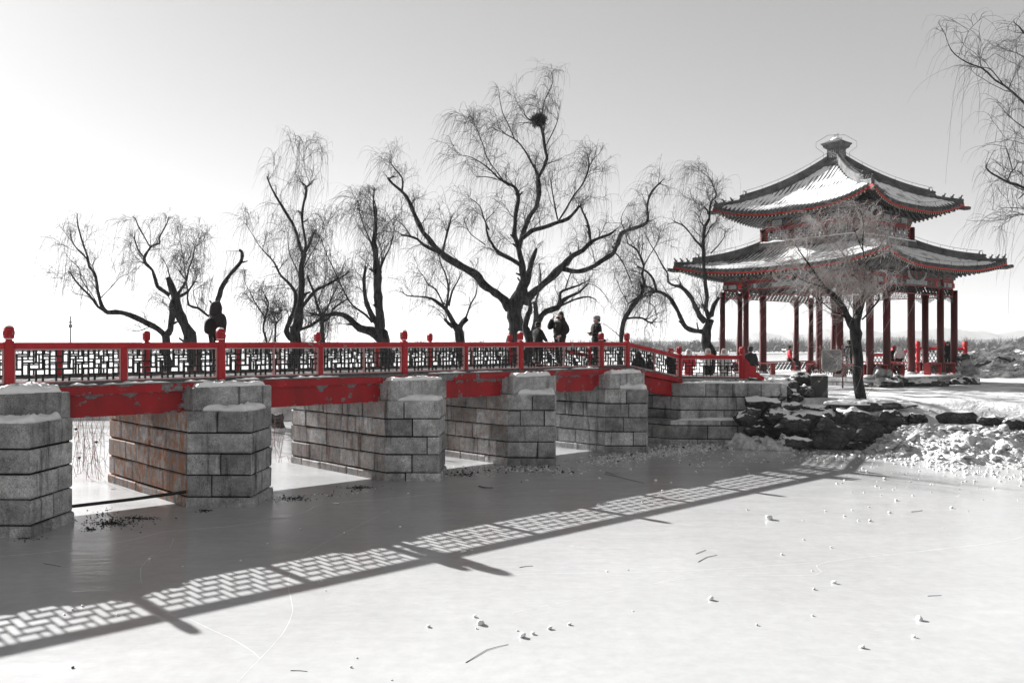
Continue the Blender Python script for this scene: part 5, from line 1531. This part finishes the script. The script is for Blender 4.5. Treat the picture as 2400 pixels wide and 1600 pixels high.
# snow mound and snow shelves among the rocks
sm = snow_lump([(6.9,27.5),(7.4,27.0),(8.3,26.75),(9.0,26.9),(8.9,27.5),(8.2,28.0),(7.2,28.1)], -.02, .30, 5, 'snow_mound', None, .10, flat=.25, mat=m_rubble)
tag(sm, 'mound of patchy grey snow on the ice in front of the wing wall', 'snow mound'); del sm['kind']
for i, (px, py, Y, w, d, h) in enumerate(((1845,958,28.5,1.1,.5,.06),(1900,974,28.25,1.7,.45,.07),(1990,978,28.1,2.2,.45,.06),(2090,970,28.0,1.5,.45,.07),(2035,942,28.4,2.8,.6,.06))):
    c = W(px, py, Y)
    poly = [(c.x + w/2*math.cos(a)*(1 + .25*math.sin(3*a + i)), c.y + d*math.sin(a)*(1 + .2*math.cos(2*a + i))) for a in np.linspace(0, 2*math.pi, 10)[:-1]]
    o = snow_lump(poly, c.z - .06, h + .06, 300 + i, 'snow_patch', None, .09, flat=.4); tag(o, None, None)
    o['label'] = 'snow lying between the dark rocks of the bank'; o['category'] = 'snow'; o['group'] = 'snow between the rocks'

# ------------------------------------------------------------------ broken ice
def chunks(name, pts, sizes, seed, mat, flat=.45, tilt=.5):
    """many angular slabs in one mesh: squashed, randomly cut octahedra-like solids"""
    rng = np.random.default_rng(seed); n = len(pts)
    th = np.linspace(0, 2*np.pi, 6)[:-1]
    a = th[None, :] + rng.uniform(-.35, .35, (n, 5)) + rng.uniform(0, 6.28, (n, 1)); rr = rng.uniform(.6, 1.1, (n, 5))
    bot = np.stack([np.cos(a)*rr, np.sin(a)*rr, np.full_like(a, -.5)*flat], -1); 
    top = np.stack([np.cos(a)*rr*rng.uniform(.55,.95,(n,1)), np.sin(a)*rr*rng.uniform(.55,.95,(n,1)), (.5 + rng.uniform(-.25,.25,(n,5)))*flat], -1)
    V = np.concatenate([bot, top], 1)*np.array(sizes)[:, None, None]
    ax = rng.normal(0, tilt, (n, 2)); ca, sa = np.cos(ax[:, 0]), np.sin(ax[:, 0]); cb, sb = np.cos(ax[:, 1]), np.sin(ax[:, 1])
    y = V[..., 1]*ca[:, None] - V[..., 2]*sa[:, None]; z = V[..., 1]*sa[:, None] + V[..., 2]*ca[:, None]; x = V[..., 0]
    x2 = x*cb[:, None] + z*sb[:, None]; z2 = -x*sb[:, None] + z*cb[:, None]
    V = np.stack([x2, y, z2], -1) + np.array(pts)[:, None, :]
    tri = [(0,2,1),(0,3,2),(0,4,3),(5,6,7),(5,7,8),(5,8,9)] + [q for i in range(5) for q in ((i,(i+1)%5,(i+1)%5+5),(i,(i+1)%5+5,i+5))]
    F = (np.arange(n)[:, None, None]*10 + np.array(tri)[None]).reshape(-1, 3)
    return raw_mesh(name, V.reshape(-1, 3), F, mat)
rng = np.random.default_rng(77)
# heap of slabs at the right
def heap_z(x, y):
    z = land(x, y)
    return max(z, 0.0)
m = []; pts, sz = [], []
hx = np.arange(10.6, 21, .085); hy = np.arange(18.8, 29.5, .085)
def heap_h(x, y):
    c = lerp_tab([(10.6, 26.9), (12.5, 26.0), (14, 24.8), (17, 23.6), (22, 22.2)], x)
    w = 1.7 + .25*(x - 10.6)*.3
    e = (y - c)/w
    return max(0.0, .95*sstep(10.4, 12.6, x)*math.exp(-e*e*1.5)*(.8 + .45*fbm(x*.7, y*.7, 3.3)) )
V = []; 
for y in hy:
    for x in hx:
        h = heap_h(x, y); b = land(x, y)
        V.append((x, y, max(b, -.05) + h*(1 - .4*sstep(.2, 1.2, b)) - .09 + (.10*fbm(x*2.3, y*2.3, 8.0) + .13*(.35 - abs(fbm(x*4.2, y*4.2, 2.0, 3))) + .05*fbm(x*9, y*9, 5.0, 2))*min(1, h*3)))
nx, ny = len(hx), len(hy)
i = np.arange(nx-1)[None, :] + nx*np.arange(ny-1)[:, None]
F = np.stack([i, i+1, i+1+nx, i+nx], -1).reshape(-1, 4)
hp_o = tag(link('snow_heap', raw_mesh('snow_heap', np.array(V), F, m_rubble, True)), 'long heap of patchy grey snow and broken ice along the right bank', 'snow heap')
for _ in range(13000):
    x, y = rng.uniform(10.3, 20), rng.uniform(19, 29.5)
    h = heap_h(x, y); dens = min(1.0, h*2.4 + .06*(land(x, y) > -.2)*(land(x,y) < .8))
    if rng.random() > dens: continue
    b = max(land(x, y), -.05)
    s = .026 + .10*rng.random()**3
    if x < 15.5 and rng.random() < .06: s += .15
    pts.append((x, y, max(.02, b + h*(1 - .4*sstep(.2, 1.2, b)) - .07 + rng.uniform(-.03, .06)))); sz.append(s)
tag(link('ice_rubble', chunks('ice_rubble', pts, sz, 5, m_rubble, .34, .32)), 'broken slabs of ice piled on the right bank', kind='stuff')
# crumbs in bands along the piers and out over the ice
pts, sz = [], []; dpts, dsz = [], []
def band(poly_px, n, spread, smin, smax, dark=0.0):
    for _ in range(n):
        k = rng.integers(0, len(poly_px)-1); u = rng.random()
        px = poly_px[k][0] + (poly_px[k+1][0]-poly_px[k][0])*u; py = poly_px[k][1] + (poly_px[k+1][1]-poly_px[k][1])*u
        px += rng.normal(0, spread*2.2); py += rng.normal(0, spread*.42)
        if py < 1010: continue
        q = ground_at(px, py); s = smin + (smax-smin)*rng.random()**3
        tgt = (dpts, dsz) if rng.random() < dark else (pts, sz)
        tgt[0].append((q.x, q.y, s*.15)); tgt[1].append(s)
band([(1050,1112),(1150,1100),(1250,1098),(1330,1104)], 520, 12, .015, .06, .25)
band([(1380,1085),(1480,1068),(1560,1060),(1640,1050)], 760, 13, .02, .075, .05)
band([(1560,1056),(1680,1042),(1780,1036),(1860,1048)], 900, 14, .02, .10, .04)
for _ in range(420):
    px, py = rng.uniform(1700, 1850), rng.uniform(1022, 1052); q = ground_at(px, py); pts.append((q.x, q.y, .30*max(0, 1-abs(px-1775)/110))); sz.append(.03 + .09*rng.random()**2)
band([(1100,1110),(1400,1090),(1700,1070),(1960,1065)], 260, 34, .010, .045, .08)
band([(1500,1075),(1800,1062),(2000,1066)], 240, 20, .012, .06, 0)
band([(1900,1072),(2060,1070),(2200,1092),(2400,1120)], 320, 12, .02, .10, 0)
band([(1900,1090),(2400,1140)], 140, 50, .012, .05, 0)
band([(640,1172),(720,1166),(860,1150)], 200, 12, .010, .04, .35)
tag(link('ice_crumbs', chunks('ice_crumbs', pts, sz, 6, m_litterpale, .6, .4)), 'small crumbs of ice strewn over the frozen lake beside the piers', kind='stuff')
def patch(px, py, w, h, n, smin=.006, smax=.026):
    for _ in range(int(n*2.2)):
        a = rng.uniform(0, 6.28); r_ = abs(rng.normal(0, .5))
        q = ground_at(px + math.cos(a)*r_*w/2, py + math.sin(a)*r_*h/2); s = smin + (smax-smin)*rng.random()**2
        dpts.append((q.x, q.y, s*.12)); dsz.append(s)
for q in ((262,1226,150,26,330),(320,1214,120,14,150),(215,1240,60,18,40),(690,1168,90,14,160),(840,1142,90,10,140),(480,1196,50,10,60),(1085,1112,60,12,110),(60,1262,120,14,30),(240,1205,160,50,50)): patch(*q)
tag(link('leaf_litter', chunks('leaf_litter', dpts, dsz, 8, m_leaf, .22, .8)), 'dark dead leaves scattered on the ice beside the piers', kind='stuff')

# lumps one can count
Z6 = (1200, 1040, 1.96); Z5 = (0, 1080, 1.96)
big = {(1180,335): 'jagged white lump far out on the sunlit ice, largest on the right half',
       (1480,633): 'flat white ice lump with a chip just behind it on the sunlit ice',
       (1870,798): 'oblong pale ice slab nearest the right edge of the foreground ice',
       (1610,928): 'two toned ice lump, the nearest one at the lower right of the ice',
       (50,876): 'largest lump in the cluster of four at the middle of the foreground ice',
       (95,866): 'dark backed lump touching the largest of the cluster of four',
       (25,855): 'small lump at the left end of the cluster of four',
       (175,842): 'rounded white lump just right of the cluster of four',
       (265,825): 'two toned lump at the right end of the row behind the cluster of four',
       (915,708): 'long thin ice chip with a raised end on the sunlit ice',
       (2208,738): 'big white lump of snow, largest on the foreground ice',
       (2180,710): 'small block of ice just behind the big white lump',
       (1540,188): 'flat pale slab of ice in the shade right of the rust stained pier',
       (335,945): 'lone dark lump at the lower left of the ice',
       (2130,412): 'grey lump on the shadow line of the rail, left one of two',
       (2168,408): 'grey lump on the shadow line of the rail, right one of two',
       (1968,755): 'small pyramid shaped lump left of the big white one'}
L6 = [(1180,335,50),(1340,437,14),(1465,473,14),(1240,505,18),(1378,580,12),(1480,633,30),(1388,663,22),(915,708,36),(555,765,12),(1380,785,18),(1870,798,44),(1845,882,24),(1610,928,34),(1125,828,18),(265,825,24),(175,842,32),(95,866,30),(50,876,46),(25,855,16),(437,583,14),(532,577,10),(1645,350,20),(1590,350,12),(1527,328,16),(1640,288,14),(1735,313,20),(1560,302,12),(1440,306,12),(1765,257,20),(1710,157,24),(1630,123,18),(2020,290,22),(2095,308,8),(1695,233,10),(1560,220,10),(1690,200,12),(1925,220,10),(1935,185,10),(1865,140,10),(2125,170,16),(660,165,22),(690,213,16),(730,175,14),(545,115,18),(400,157,20),(600,265,12),(398,275,16),(1080,300,14),(1335,350,8),(1980,385,8),(830,720,6),(1280,130,16),(1345,97,14),(1080,115,10),(850,132,10)]
L5 = [(2208,738,50),(2180,710,26),(2188,765,18),(1968,755,28),(1640,902,14),(1612,942,20),(1800,1003,12),(335,945,20),(335,680,22),(380,663,18),(295,703,14),(540,705,20),(685,450,24),(840,483,12),(1540,188,44),(1228,377,16),(1105,455,14),(1838,300,16),(1580,328,12),(1380,312,14),(2130,412,40),(2168,408,18),(1440,552,18),(1475,548,16),(1495,592,12),(2240,183,8),(1875,147,10)]
lump_me = []
for i in range(6):
    lump_me.append(rock_mesh(1, .8, .62, 500+i, m_chunk, 'ice_lump', cuts=12, rough=.12, base=ico(2)))
lr = random.Random(9); chips = []
for view, lst in ((Z6, L6), (Z5, L5)):
    for x, y, s in lst:
        q = ground_at(view[0] + x/view[2], view[1] + (y + s*.22)/view[2]); w = s/view[2]/2000*q.y/2*.95
        o = link('ice_lump', lr.choice(lump_me), None, (q.x, q.y, w*.40), (0, 0, lr.uniform(0, 6.28)), (w, w, w*lr.uniform(.8, 1.15)))
        if (x, y) == (1540, 188): o.scale = (w, w*.9, w*.35); o.location.z = w*.16
        if (x, y) in big: tag(o, big[(x, y)], 'ice lump', 'lumps lying on the ice')
        else: chips.append((o, x, y, view))
LAND = {(1180,335): 'the jagged white lump', (1480,633): 'the flat lump with a chip', (1870,798): 'the oblong slab at the right', (1610,928): 'the two toned lump at lower right', (50,876): 'the cluster of four lumps',
        (915,708): 'the thin chip with a raised end', (2208,738): 'the big white lump', (1540,188): 'the flat slab in the shade', (335,945): 'the lone dark lump', (2130,412): 'the two grey lumps on the shadow line'}
LPOS = {k: ((Z6 if k in [(p[0], p[1]) for p in L6] else Z5)[0] + k[0]/1.96, (Z6 if k in [(p[0], p[1]) for p in L6] else Z5)[1] + k[1]/1.96) for k in LAND}
buck = {}
for o, x, y, view in chips:
    px, py = view[0] + x/1.96, view[1] + y/1.96
    k = min(LPOS, key=lambda q: math.hypot((LPOS[q][0]-px), (LPOS[q][1]-py)*2))
    dx, dy = px - LPOS[k][0], (py - LPOS[k][1])*2
    dr_ = ('right of' if dx > 0 else 'left of') if abs(dx) > abs(dy) else ('in front of' if dy > 0 else 'behind')
    buck.setdefault((k, dr_), []).append((math.hypot(dx, dy), o))
ORD = ['nearest', 'second nearest', 'third nearest', 'fourth nearest', 'fifth nearest', 'sixth nearest', 'seventh nearest', 'eighth nearest', 'ninth nearest', 'tenth nearest', 'eleventh nearest', 'twelfth nearest'] + ['%dth nearest' % i for i in range(13, 60)]
for (k, dr_), lst in buck.items():
    for i, (_, o) in enumerate(sorted(lst, key=lambda q: q[0])):
        tag(o, ('%s small ice chip %s %s' % (ORD[i], dr_, LAND[k])) if len(lst) > 1 else 'single small ice chip %s %s' % (dr_, LAND[k]), 'ice lump', 'small ice chips on the lake')
m_darklump = simple('dark_lump', g(.05), g(.02), 9, .8)
for o in list(D.objects):
    if o.get('label') == big[(335,945)]:
        o.data = o.data.copy(); o.data.materials[0] = m_darklump

# fallen sticks
def stick(view, pts, r, label):
    P = [ground_at(view[0] + x/view[2], view[1] + y/view[2]) for x, y in pts]
    c = P[0]
    mm = MB(); mm.tube([p - c + Vector((0, 0, r*.9 + (.003 if 0 < i < len(P)-1 else 0))) for i, p in enumerate(P)], [r*(1 - .4*i/len(P)) for i in range(len(P))], 5)
    tag(link('fallen_stick', mm.mesh('fallen_stick', m_bark), None, c), label, 'stick', 'sticks on the ice')
stick(Z5, [(2140,925),(2190,895),(2235,868),(2290,852),(2335,842)], 0.0033, 'long thin twig slanting up to the right near the bottom of the ice')
stick(Z5, [(1335,962),(1370,962),(1412,966)], 0.0033, 'short straight twig lying level near the bottom of the ice')
stick(Z5, [(200,470),(240,478),(278,484)], 0.0033, 'thin twig in the shade left of the lattice shadows')
stick(Z5, [(2200,116),(2225,124),(2264,124)], 0.0121, 'thick black stick in the shade right of the middle pier')
stick(Z6, [(845,505),(868,496),(890,487)], 0.0039, 'short twig on the sunlit ice, upper one of a close pair')
stick(Z6, [(855,542),(895,520),(942,510)], 0.0039, 'curved twig on the sunlit ice, lower one of a close pair')
stick(Z6, [(35,567),(65,562),(96,560)], 0.0039, 'faint twig just right of the long post shadow')
stick(Z6, [(1910,698),(1940,697),(1972,695)], 0.0033, 'thin twig near the right edge of the ice')
stick(Z6, [(1835,312),(1860,310),(1886,306)], 0.0050, 'dark twig among the ice chips at the right')
stick(Z6, [(425,138),(480,150),(550,168),(605,180)], 0.0066, 'long forked branch lying in the shade by the crumbs of ice')
stick(Z6, [(430,128),(470,142),(490,132)], 0.0055, 'short side branch beside the forked branch in the shade')

# pale cracks in the ice: thin raised seams
cm = MB()
def crack(view, pts, w=.014, z=.0012):
    w *= .5
    P = catmull(np.array([[*ground_at(view[0] + x/view[2], view[1] + y/view[2])] for x, y in pts]), .3)
    L = []; 
    for i in range(len(P)):
        d = P[min(i+1, len(P)-1)] - P[max(i-1, 0)]; d = d/max(1e-6, np.linalg.norm(d)); nrm = np.array([-d[1], d[0], 0])
        j = .02*fbm(i*.7, pts[0][0]); ww = w*(.6 + .8*abs(fbm(i*.31, pts[0][1]))) 
        L.append((P[i] + nrm*(ww/2 + j), P[i] + nrm*(-ww/2 + j)))
    vs = []
    for a, b in L: vs += [(a[0], a[1], z), ((a[0]+b[0])/2, (a[1]+b[1])/2, z + .0002), (b[0], b[1], z)]
    cm.add(vs, [q[::-1] for i in range(len(L)-1) for q in ((3*i, 3*i+1, 3*i+4, 3*i+3), (3*i+1, 3*i+2, 3*i+5, 3*i+4))])
crack(Z5, [(870,725),(1000,785),(1110,840),(1195,905)], .010)
crack(Z5, [(1090,1015),(1195,905),(1300,790),(1345,690),(1325,540),(1400,430),(1500,370),(1600,320),(1790,225)], .010)
crack(Z5, [(650,560),(650,490),(700,430),(780,400),(795,355)], .008)
crack(Z5, [(0,437),(150,425),(330,405),(560,370),(780,322),(1050,300),(1300,262),(1420,225),(1480,195),(1700,180),(2000,150),(2352,105)], .022)
crack(Z6, [(0,775),(250,722),(500,668),(810,616),(1000,605),(1395,600),(1405,570),(1450,540),(1900,490),(2225,452),(2352,425)], .016)
crack(Z6, [(1450,540),(1200,557),(1000,570),(700,584),(0,597)], .012)
crack(Z6, [(0,105),(200,92),(420,75),(560,62),(800,50)], .02)
tag(cm.build('ice_cracks', m_chunk), 'pale healed cracks running across the lake ice', kind='stuff')

# dry lotus and reed stalks behind the piers
SPs = []
for lo, hi, y0, y1, n in ((160, 248, 1085, 1125, 36), (632, 664, 1040, 1090, 16), (160, 250, 1010, 1060, 34)):
    for _ in range(n):
        q = ground_at(rng.uniform(lo, hi), rng.uniform(y0, y1)); h = rng.uniform(.45, 1.4); dx, dy = rng.normal(0, .17, 2); u = np.linspace(0, 1, 7)
        k_ = rng.random() < .45; P = np.stack([q.x + dx*u, q.y + dy*u, h*u], 1)
        if k_:
            b = rng.integers(2, 5); s_ = rng.choice((-1, 1))
            for j in range(b+1, 7): P[j] = P[b] + np.array([s_*.11*(j-b), .03*(j-b), rng.uniform(-.14, .02)*(j-b)])
        SPs.append(P)
V, F = tubes_np(np.array(SPs), np.full((len(SPs), 7), .0048), 4)
tag(link('dry_reeds', raw_mesh('dry_reeds', V, F, m_reed)), 'dry broken reed stalks standing in the ice behind the piers', kind='stuff')
for i, (px, py) in enumerate(((186, 1073), (178, 1006), (226, 1036))):
    q = W(px, py, 21.5); mm = MB(); mm.lathe([(.002,-.03),(.03,-.01),(.045,.02),(.02,.035)], n=8)
    tag(link('seed_pod', mm.mesh('seed_pod', m_leaf, True), None, q), ('dry lotus seed pod hanging lowest among the reeds in the first gap', 'dry lotus seed pod highest among the reeds in the first gap', 'dry lotus seed pod rightmost among the reeds in the first gap')[i], 'seed pod')

# ------------------------------------------------------------------ sign, box, far balustrade, mast
Ys = 37.0; sx0, sx1 = (1922.5-1200)/2000*Ys, (1975-1200)/2000*Ys; cx = (sx0+sx1)/2; zb = land(cx, Ys)
sg = thing('information_sign', 'grey information board between two slim posts in front of the pavilion', 'sign', (cx, Ys, zb))
hw = (sx1-sx0)/2
for e in (-1, 1):
    m = MB(); m.lathe([(.035,-.1),(.035,1.74),(.05,1.76),(.04,1.80),(.012,1.86)], (e*hw, 0), 8); m.build('sign_post', m_post_wood, sg, True)
prof = [(-.43,1.62),(-.36,1.66),(.36,1.66),(.43,1.62),(.43,.86),(.40,.78),(.30,.74),(.22,.76),(.16,.70),(0,.64),(-.16,.70),(-.22,.76),(-.30,.74),(-.40,.78),(-.43,.86)]
m = MB(); n = len(prof); m.add([(x, -.03, z) for x, z in prof] + [(x, .03, z) for x, z in prof], [tuple(range(n)), tuple(range(n, 2*n))[::-1]] + [(i, i+n, (i+1) % n + n, (i+1) % n) for i in range(n)])
bd = m.build('board', m_gold, sg)
m = MB(); m.add([(x*.93, -.034, 1.18 + (z-1.18)*.93) for x, z in prof], [tuple(range(n))[::-1]]); m.build('board_face', m_plaque, bd)
m = MB(); pr = random.Random(4)
m.box(-.07, .07, -.0385, -.036, 1.535, 1.562)
for r_ in range(13):
    z = 1.49 - r_*.05; x = -.34 + (.05 if r_ in (0, 5) else 0)
    while x < .33:
        w = pr.uniform(.012, .03)
        if pr.random() > .12: m.box(x, min(.34, x+w), -.0375, -.0365, z-.010, z+.010)
        x += w + .008
m.lathe([(.03,-.001),(.03,.001)], (0, 0), 10); 
tag(m.build('printed_lines', m_ink, bd), kind='stuff')
for e in (-1, 1):
    m = MB(); m.box(min(e*.43, e*hw), max(e*.43, e*hw), -.012, .012, 1.5, 1.53); m.box(min(e*.43, e*hw), max(e*.43, e*hw), -.012, .012, .95, .98); m.build('bracket', m_post_wood, sg)

Yb = 29.4; c = W(1926, 937, Yb); zb = c.z
bx = thing('utility_box', 'dark grey metal utility box standing among the rocks', 'utility box', (c.x, Yb + .25, zb), -.28)
m = MB(); m.cbox(-.27, .27, -.25, .25, -.15, .78, .012); m.build('cabinet', m_box, bx)
m = MB(); m.cbox(-.285, .285, -.265, .265, .783, .82, .008); m.build('cabinet_lid', m_box, bx)
m = MB(); m.cbox(-.24, .24, -.259, -.251, .05, .74, .003); dr = m.build('cabinet_door', m_box, bx)
m = MB(); k = 12; m.rings([[(-.02 + .035*math.cos(2*math.pi*i/k), -.262, .64 + .022*math.sin(2*math.pi*i/k)) for i in range(k)], [(-.02 + .03*math.cos(2*math.pi*i/k), -.266, .64 + .018*math.sin(2*math.pi*i/k)) for i in range(k)]], False, True); m.build('badge', m_strap, dr)
tag(snow_lump([(-.26,-.24),(.26,-.24),(.26,.24),(-.26,.24)], .818, .05, 44, 'box_snow', bx, .01), kind='stuff')

# balustrade of the next bridge beyond the pavilion
fb2 = thing('balustrade', 'far red balustrade with diamond mesh seen between the pavilion columns', 'balustrade', at_px(2090, 54, 1.5))
FP = [(2035,832,868,54.5),(2094,831,868,54.3),(2151,816,862,54.0),(2210,816,862,53.2),(2262,817,862,52.6)]
o0 = Vector(at_px(2090, 54, 1.5))
for i, (px, yt, yb, Y) in enumerate(FP):
    a, b = W(px, yb, Y) - o0, W(px, yt, Y) - o0
    m = MB(); m.cbox(a.x-.1, a.x+.1, a.y-.1, a.y+.1, a.z-.4, b.z+.1, .01); p_ = m.build('post', m_red_post, fb2)
    m = MB(); m.rings([[(a.x + r_*math.cos(math.pi*k/4), a.y + r_*math.sin(math.pi*k/4), b.z + q) for k in range(8)] for r_, q in ((.07,.10),(.15,.16),(.17,.30),(.15,.42),(.06,.47))]); m.build('post_head', m_red_post, p_)
    if i:
        px0, yt0, yb0, Y0_ = FP[i-1]; a0, b0 = W(px0, yb0, Y0_) - o0, W(px0, yt0, Y0_) - o0
        m = MB(); m.tube([b0, b], .09, 4); m.build('top_rail', m_red_post, fb2)
        m = MB(); m.tube([a0, a], .06, 4); m.build('bottom_rail', m_red_post, fb2)
        m = MB(); nd = 7
        for k in range(-3, nd):
            for sgn in (0, 1):
                u0, u1 = k/nd, (k+3)/nd; z0, z1 = (0, 1) if sgn else (1, 0)
                if u0 < 0: z0 = z0 + (z1-z0)*(-u0)/(u1-u0); u0 = 0
                if u1 > 1: z1 = z0 + (z1-z0)*(1-u0)/(u1-u0); u1 = 1
                A_ = a0.lerp(a, u0).lerp(b0.lerp(b, u0), z0); B_ = a0.lerp(a, u1).lerp(b0.lerp(b, u1), z1)
                m.tube([A_, B_], .022, 4)
        tag(m.build('diamond_mesh', m_lattice, fb2), kind='stuff')
m = MB(); m.lathe([(.16,0),(.14,3),(.11,9.6)], n=8)
mast = thing('light_mast', 'thin pale mast rising behind the balustrade at the far left', 'mast', (-89, 172, 0))
m.build('pole', m_wood_grey, mast, True)
m = MB(); m.box(-.3, .3, -.15, .15, 7.2, 7.9); m.box(-.22, .22, -.12, .12, 8.1, 8.5); m.build('lamp_head', m_wood_grey, mast)

# ------------------------------------------------------------------ far shore, bank on the right, hills
m = MB(); vs = []
xs = np.linspace(-900, 900, 181)
rg = [[(x, 432 + 6*fbm(x*.01, 1), -.2), (x, 436 + 6*fbm(x*.01, 1), .5), (x, 470, 1.2), (x, 900, 1.4), (x, 901, -.2)] for x in xs]
m.rings(rg); tag(m.build('far_shore', m_ground, None, True), 'snowy far shore of the lake', kind='structure')
SPs, SRs = [], []
for k_ in range(560):
    x = rng.uniform(-300, 330); y = rng.uniform(438, 500); lo = lerp_tab([(-300,.45),(-150,.55),(-60,.8),(20,.9),(80,1.0),(330,1.0)], x)
    h = rng.uniform(4.5, 9.5)*lo; nb = 26
    base = np.array([x, y, .8]); fork = base + [0, 0, h*.28]
    for b in range(nb):
        d = unit(np.array([rng.normal(0, .55), rng.normal(0, .4), 1.0])); e = fork + d*h*rng.uniform(.35, .75); mid = (fork + e)/2 + np.array([rng.normal(0, .25), 0, .2])
        SPs.append(np.stack([base if b < 2 else fork, fork if b < 2 else mid, e])); SRs.append([.20, .13, .05] if b < 2 else [.12, .08, .04])
V, F = tubes_np(np.array(SPs), np.array(SRs), 3)
tag(link('far_trees', raw_mesh('far_trees', V, F, m_twig_far)), 'line of bare trees on the far shore', kind='stuff')
SPs = []
pts, sz = [], []
for _ in range(5200):
    x = rng.uniform(-320, 340); lo = lerp_tab([(-320,.25),(-120,.35),(-40,.7),(60,.9),(340,1.0)], x)
    pts.append((x, rng.uniform(440, 520), .8 + rng.random()**1.6*6.0*lo*(.55 + .6*fbm(x*.03, 2.0)))); sz.append(rng.uniform(.5, 1.3))
tag(link('far_scrub', chunks('far_scrub', pts, sz, 12, m_twig_far, .9, .6)), 'thicket of scrub along the far shore', kind='stuff')
hb = thing('lakeside_house', 'low grey roofed house on the far shore behind the bridge', 'house', W(1040, 806, 430))
hb.location.z = .8
m = MB(); m.box(-5, 5, -2.5, 2.5, 0, 3.2); m.build('wall', m_stone, hb)
m = MB(); m.add([(-6,-3.2,3.1),(6,-3.2,3.1),(6,3.2,3.1),(-6,3.2,3.1),(-5,0,5.2),(5,0,5.2)], [(0,1,5,4),(1,2,5),(2,3,4,5),(3,0,4),(3,2,1,0)]); m.build('roof', m_tile, hb)

def bank_z(x, y):
    d = math.hypot((x - 37)/13.5, (y - 54)/13)
    e = 1 - sstep(.12, 1.0, d)
    return 1.1 + 2.75*e**.8*(1 + .10*fbm(x*.35, y*.35, 5)) + (.28*fbm(x*.8, y*.8, 2.2) + .16*fbm(x*2.1, y*2.1, 1.0))*min(1, e*3)
xs = np.arange(23.2, 52, .33); ys = np.arange(41, 68, .33)
V = np.array([[(x, y, bank_z(x, y)) for x in xs] for y in ys]).reshape(-1, 3)
i = np.arange(len(xs)-1)[None, :] + len(xs)*np.arange(len(ys)-1)[:, None]
F = np.stack([i, i+1, i+1+len(xs), i+len(xs)], -1).reshape(-1, 4)
tag(link('earth_bank', raw_mesh('earth_bank', V, F, m_mound, True)), 'dark brush covered earth bank right of the pavilion', kind='structure')

HL = [(900,812),(1300,811),(1500,808),(1600,803),(1680,800),(1730,790),(1757,778),(1785,777),(1808,781),(1830,783),(1846,774),(1865,782),(1893,782),(1921,774),(1937,769),(1952,775),(1975,778),(1994,771),(2050,774),(2069,780),(2094,778),(2126,772),(2150,775),(2188,769),(2214,767),(2248,771),(2277,776),(2305,774),(2336,783),(2368,777),(2400,771),(2500,768),(2700,775),(3000,790),(3300,806)]
def hills(name, tab, Y, dep, label, lift=0):
    m = MB(); rg = []
    pxs = np.arange(tab[0][0], tab[-1][0] + 1, 8)
    for k_, px in enumerate(pxs):
        yv = lerp_tab(tab, px) + 1.2*fbm(px*.05, 3.0)
        c = W(px, yv, Y); hgt = max(.5, c.z + lift)
        rg.append([(c.x, Y - dep*.35, -1), (c.x, Y - dep*.18, hgt*.45*(1 + .25*fbm(px*.04, 9))), (c.x, Y - dep*.06, hgt*.8*(1 + .1*fbm(px*.06, 5))), (c.x, Y, hgt), (c.x, Y + dep*.3, hgt*.5), (c.x, Y + dep*.6, -1)])
    m.rings(rg); tag(m.build(name, m_hill, None, True), label, kind='structure')
hills('far_hills', HL, 2600, 700, 'pale range of hills beyond the lake')
HL2 = [(1250,812),(1400,806),(1500,800),(1560,799),(1640,801),(1720,800),(1800,800),(1900,797),(1990,795),(2060,790),(2110,790),(2160,794),(2230,797),(2300,795),(2400,792),(2600,796),(2900,806)]
hills('near_hills', HL2, 1100, 300, 'low wooded hill behind the far shore')

# thin winter haze over the lake
hz = MB(); hz.box(-2450, 2450, -50, 3380, -2.0, 76)
m_hz = D.materials.new('haze'); m_hz.use_nodes = True; nt = m_hz.node_tree; nt.nodes.clear()
pv = nt.nodes.new('ShaderNodeVolumePrincipled'); mo_ = nt.nodes.new('ShaderNodeOutputMaterial')
pv.inputs['Color'].default_value = (.86, .86, .86, 1); pv.inputs['Density'].default_value = .00014; pv.inputs['Anisotropy'].default_value = .2
nt.links.new(pv.outputs[0], mo_.inputs['Volume'])
HAZE = hz.build('haze', m_hz); tag(HAZE, 'thin pale winter haze over the lake', kind='stuff')

# turn the skinned figures into plain meshes
bpy.context.view_layer.update()
dg = bpy.context.evaluated_depsgraph_get()
for o in to_apply:
    me = D.meshes.new_from_object(o.evaluated_get(dg), depsgraph=dg)
    me.polygons.foreach_set('use_smooth', [True]*len(me.polygons))
    old = o.data; nm_ = old.name; o.modifiers.clear(); o.data = me; D.meshes.remove(old); me.name = nm_
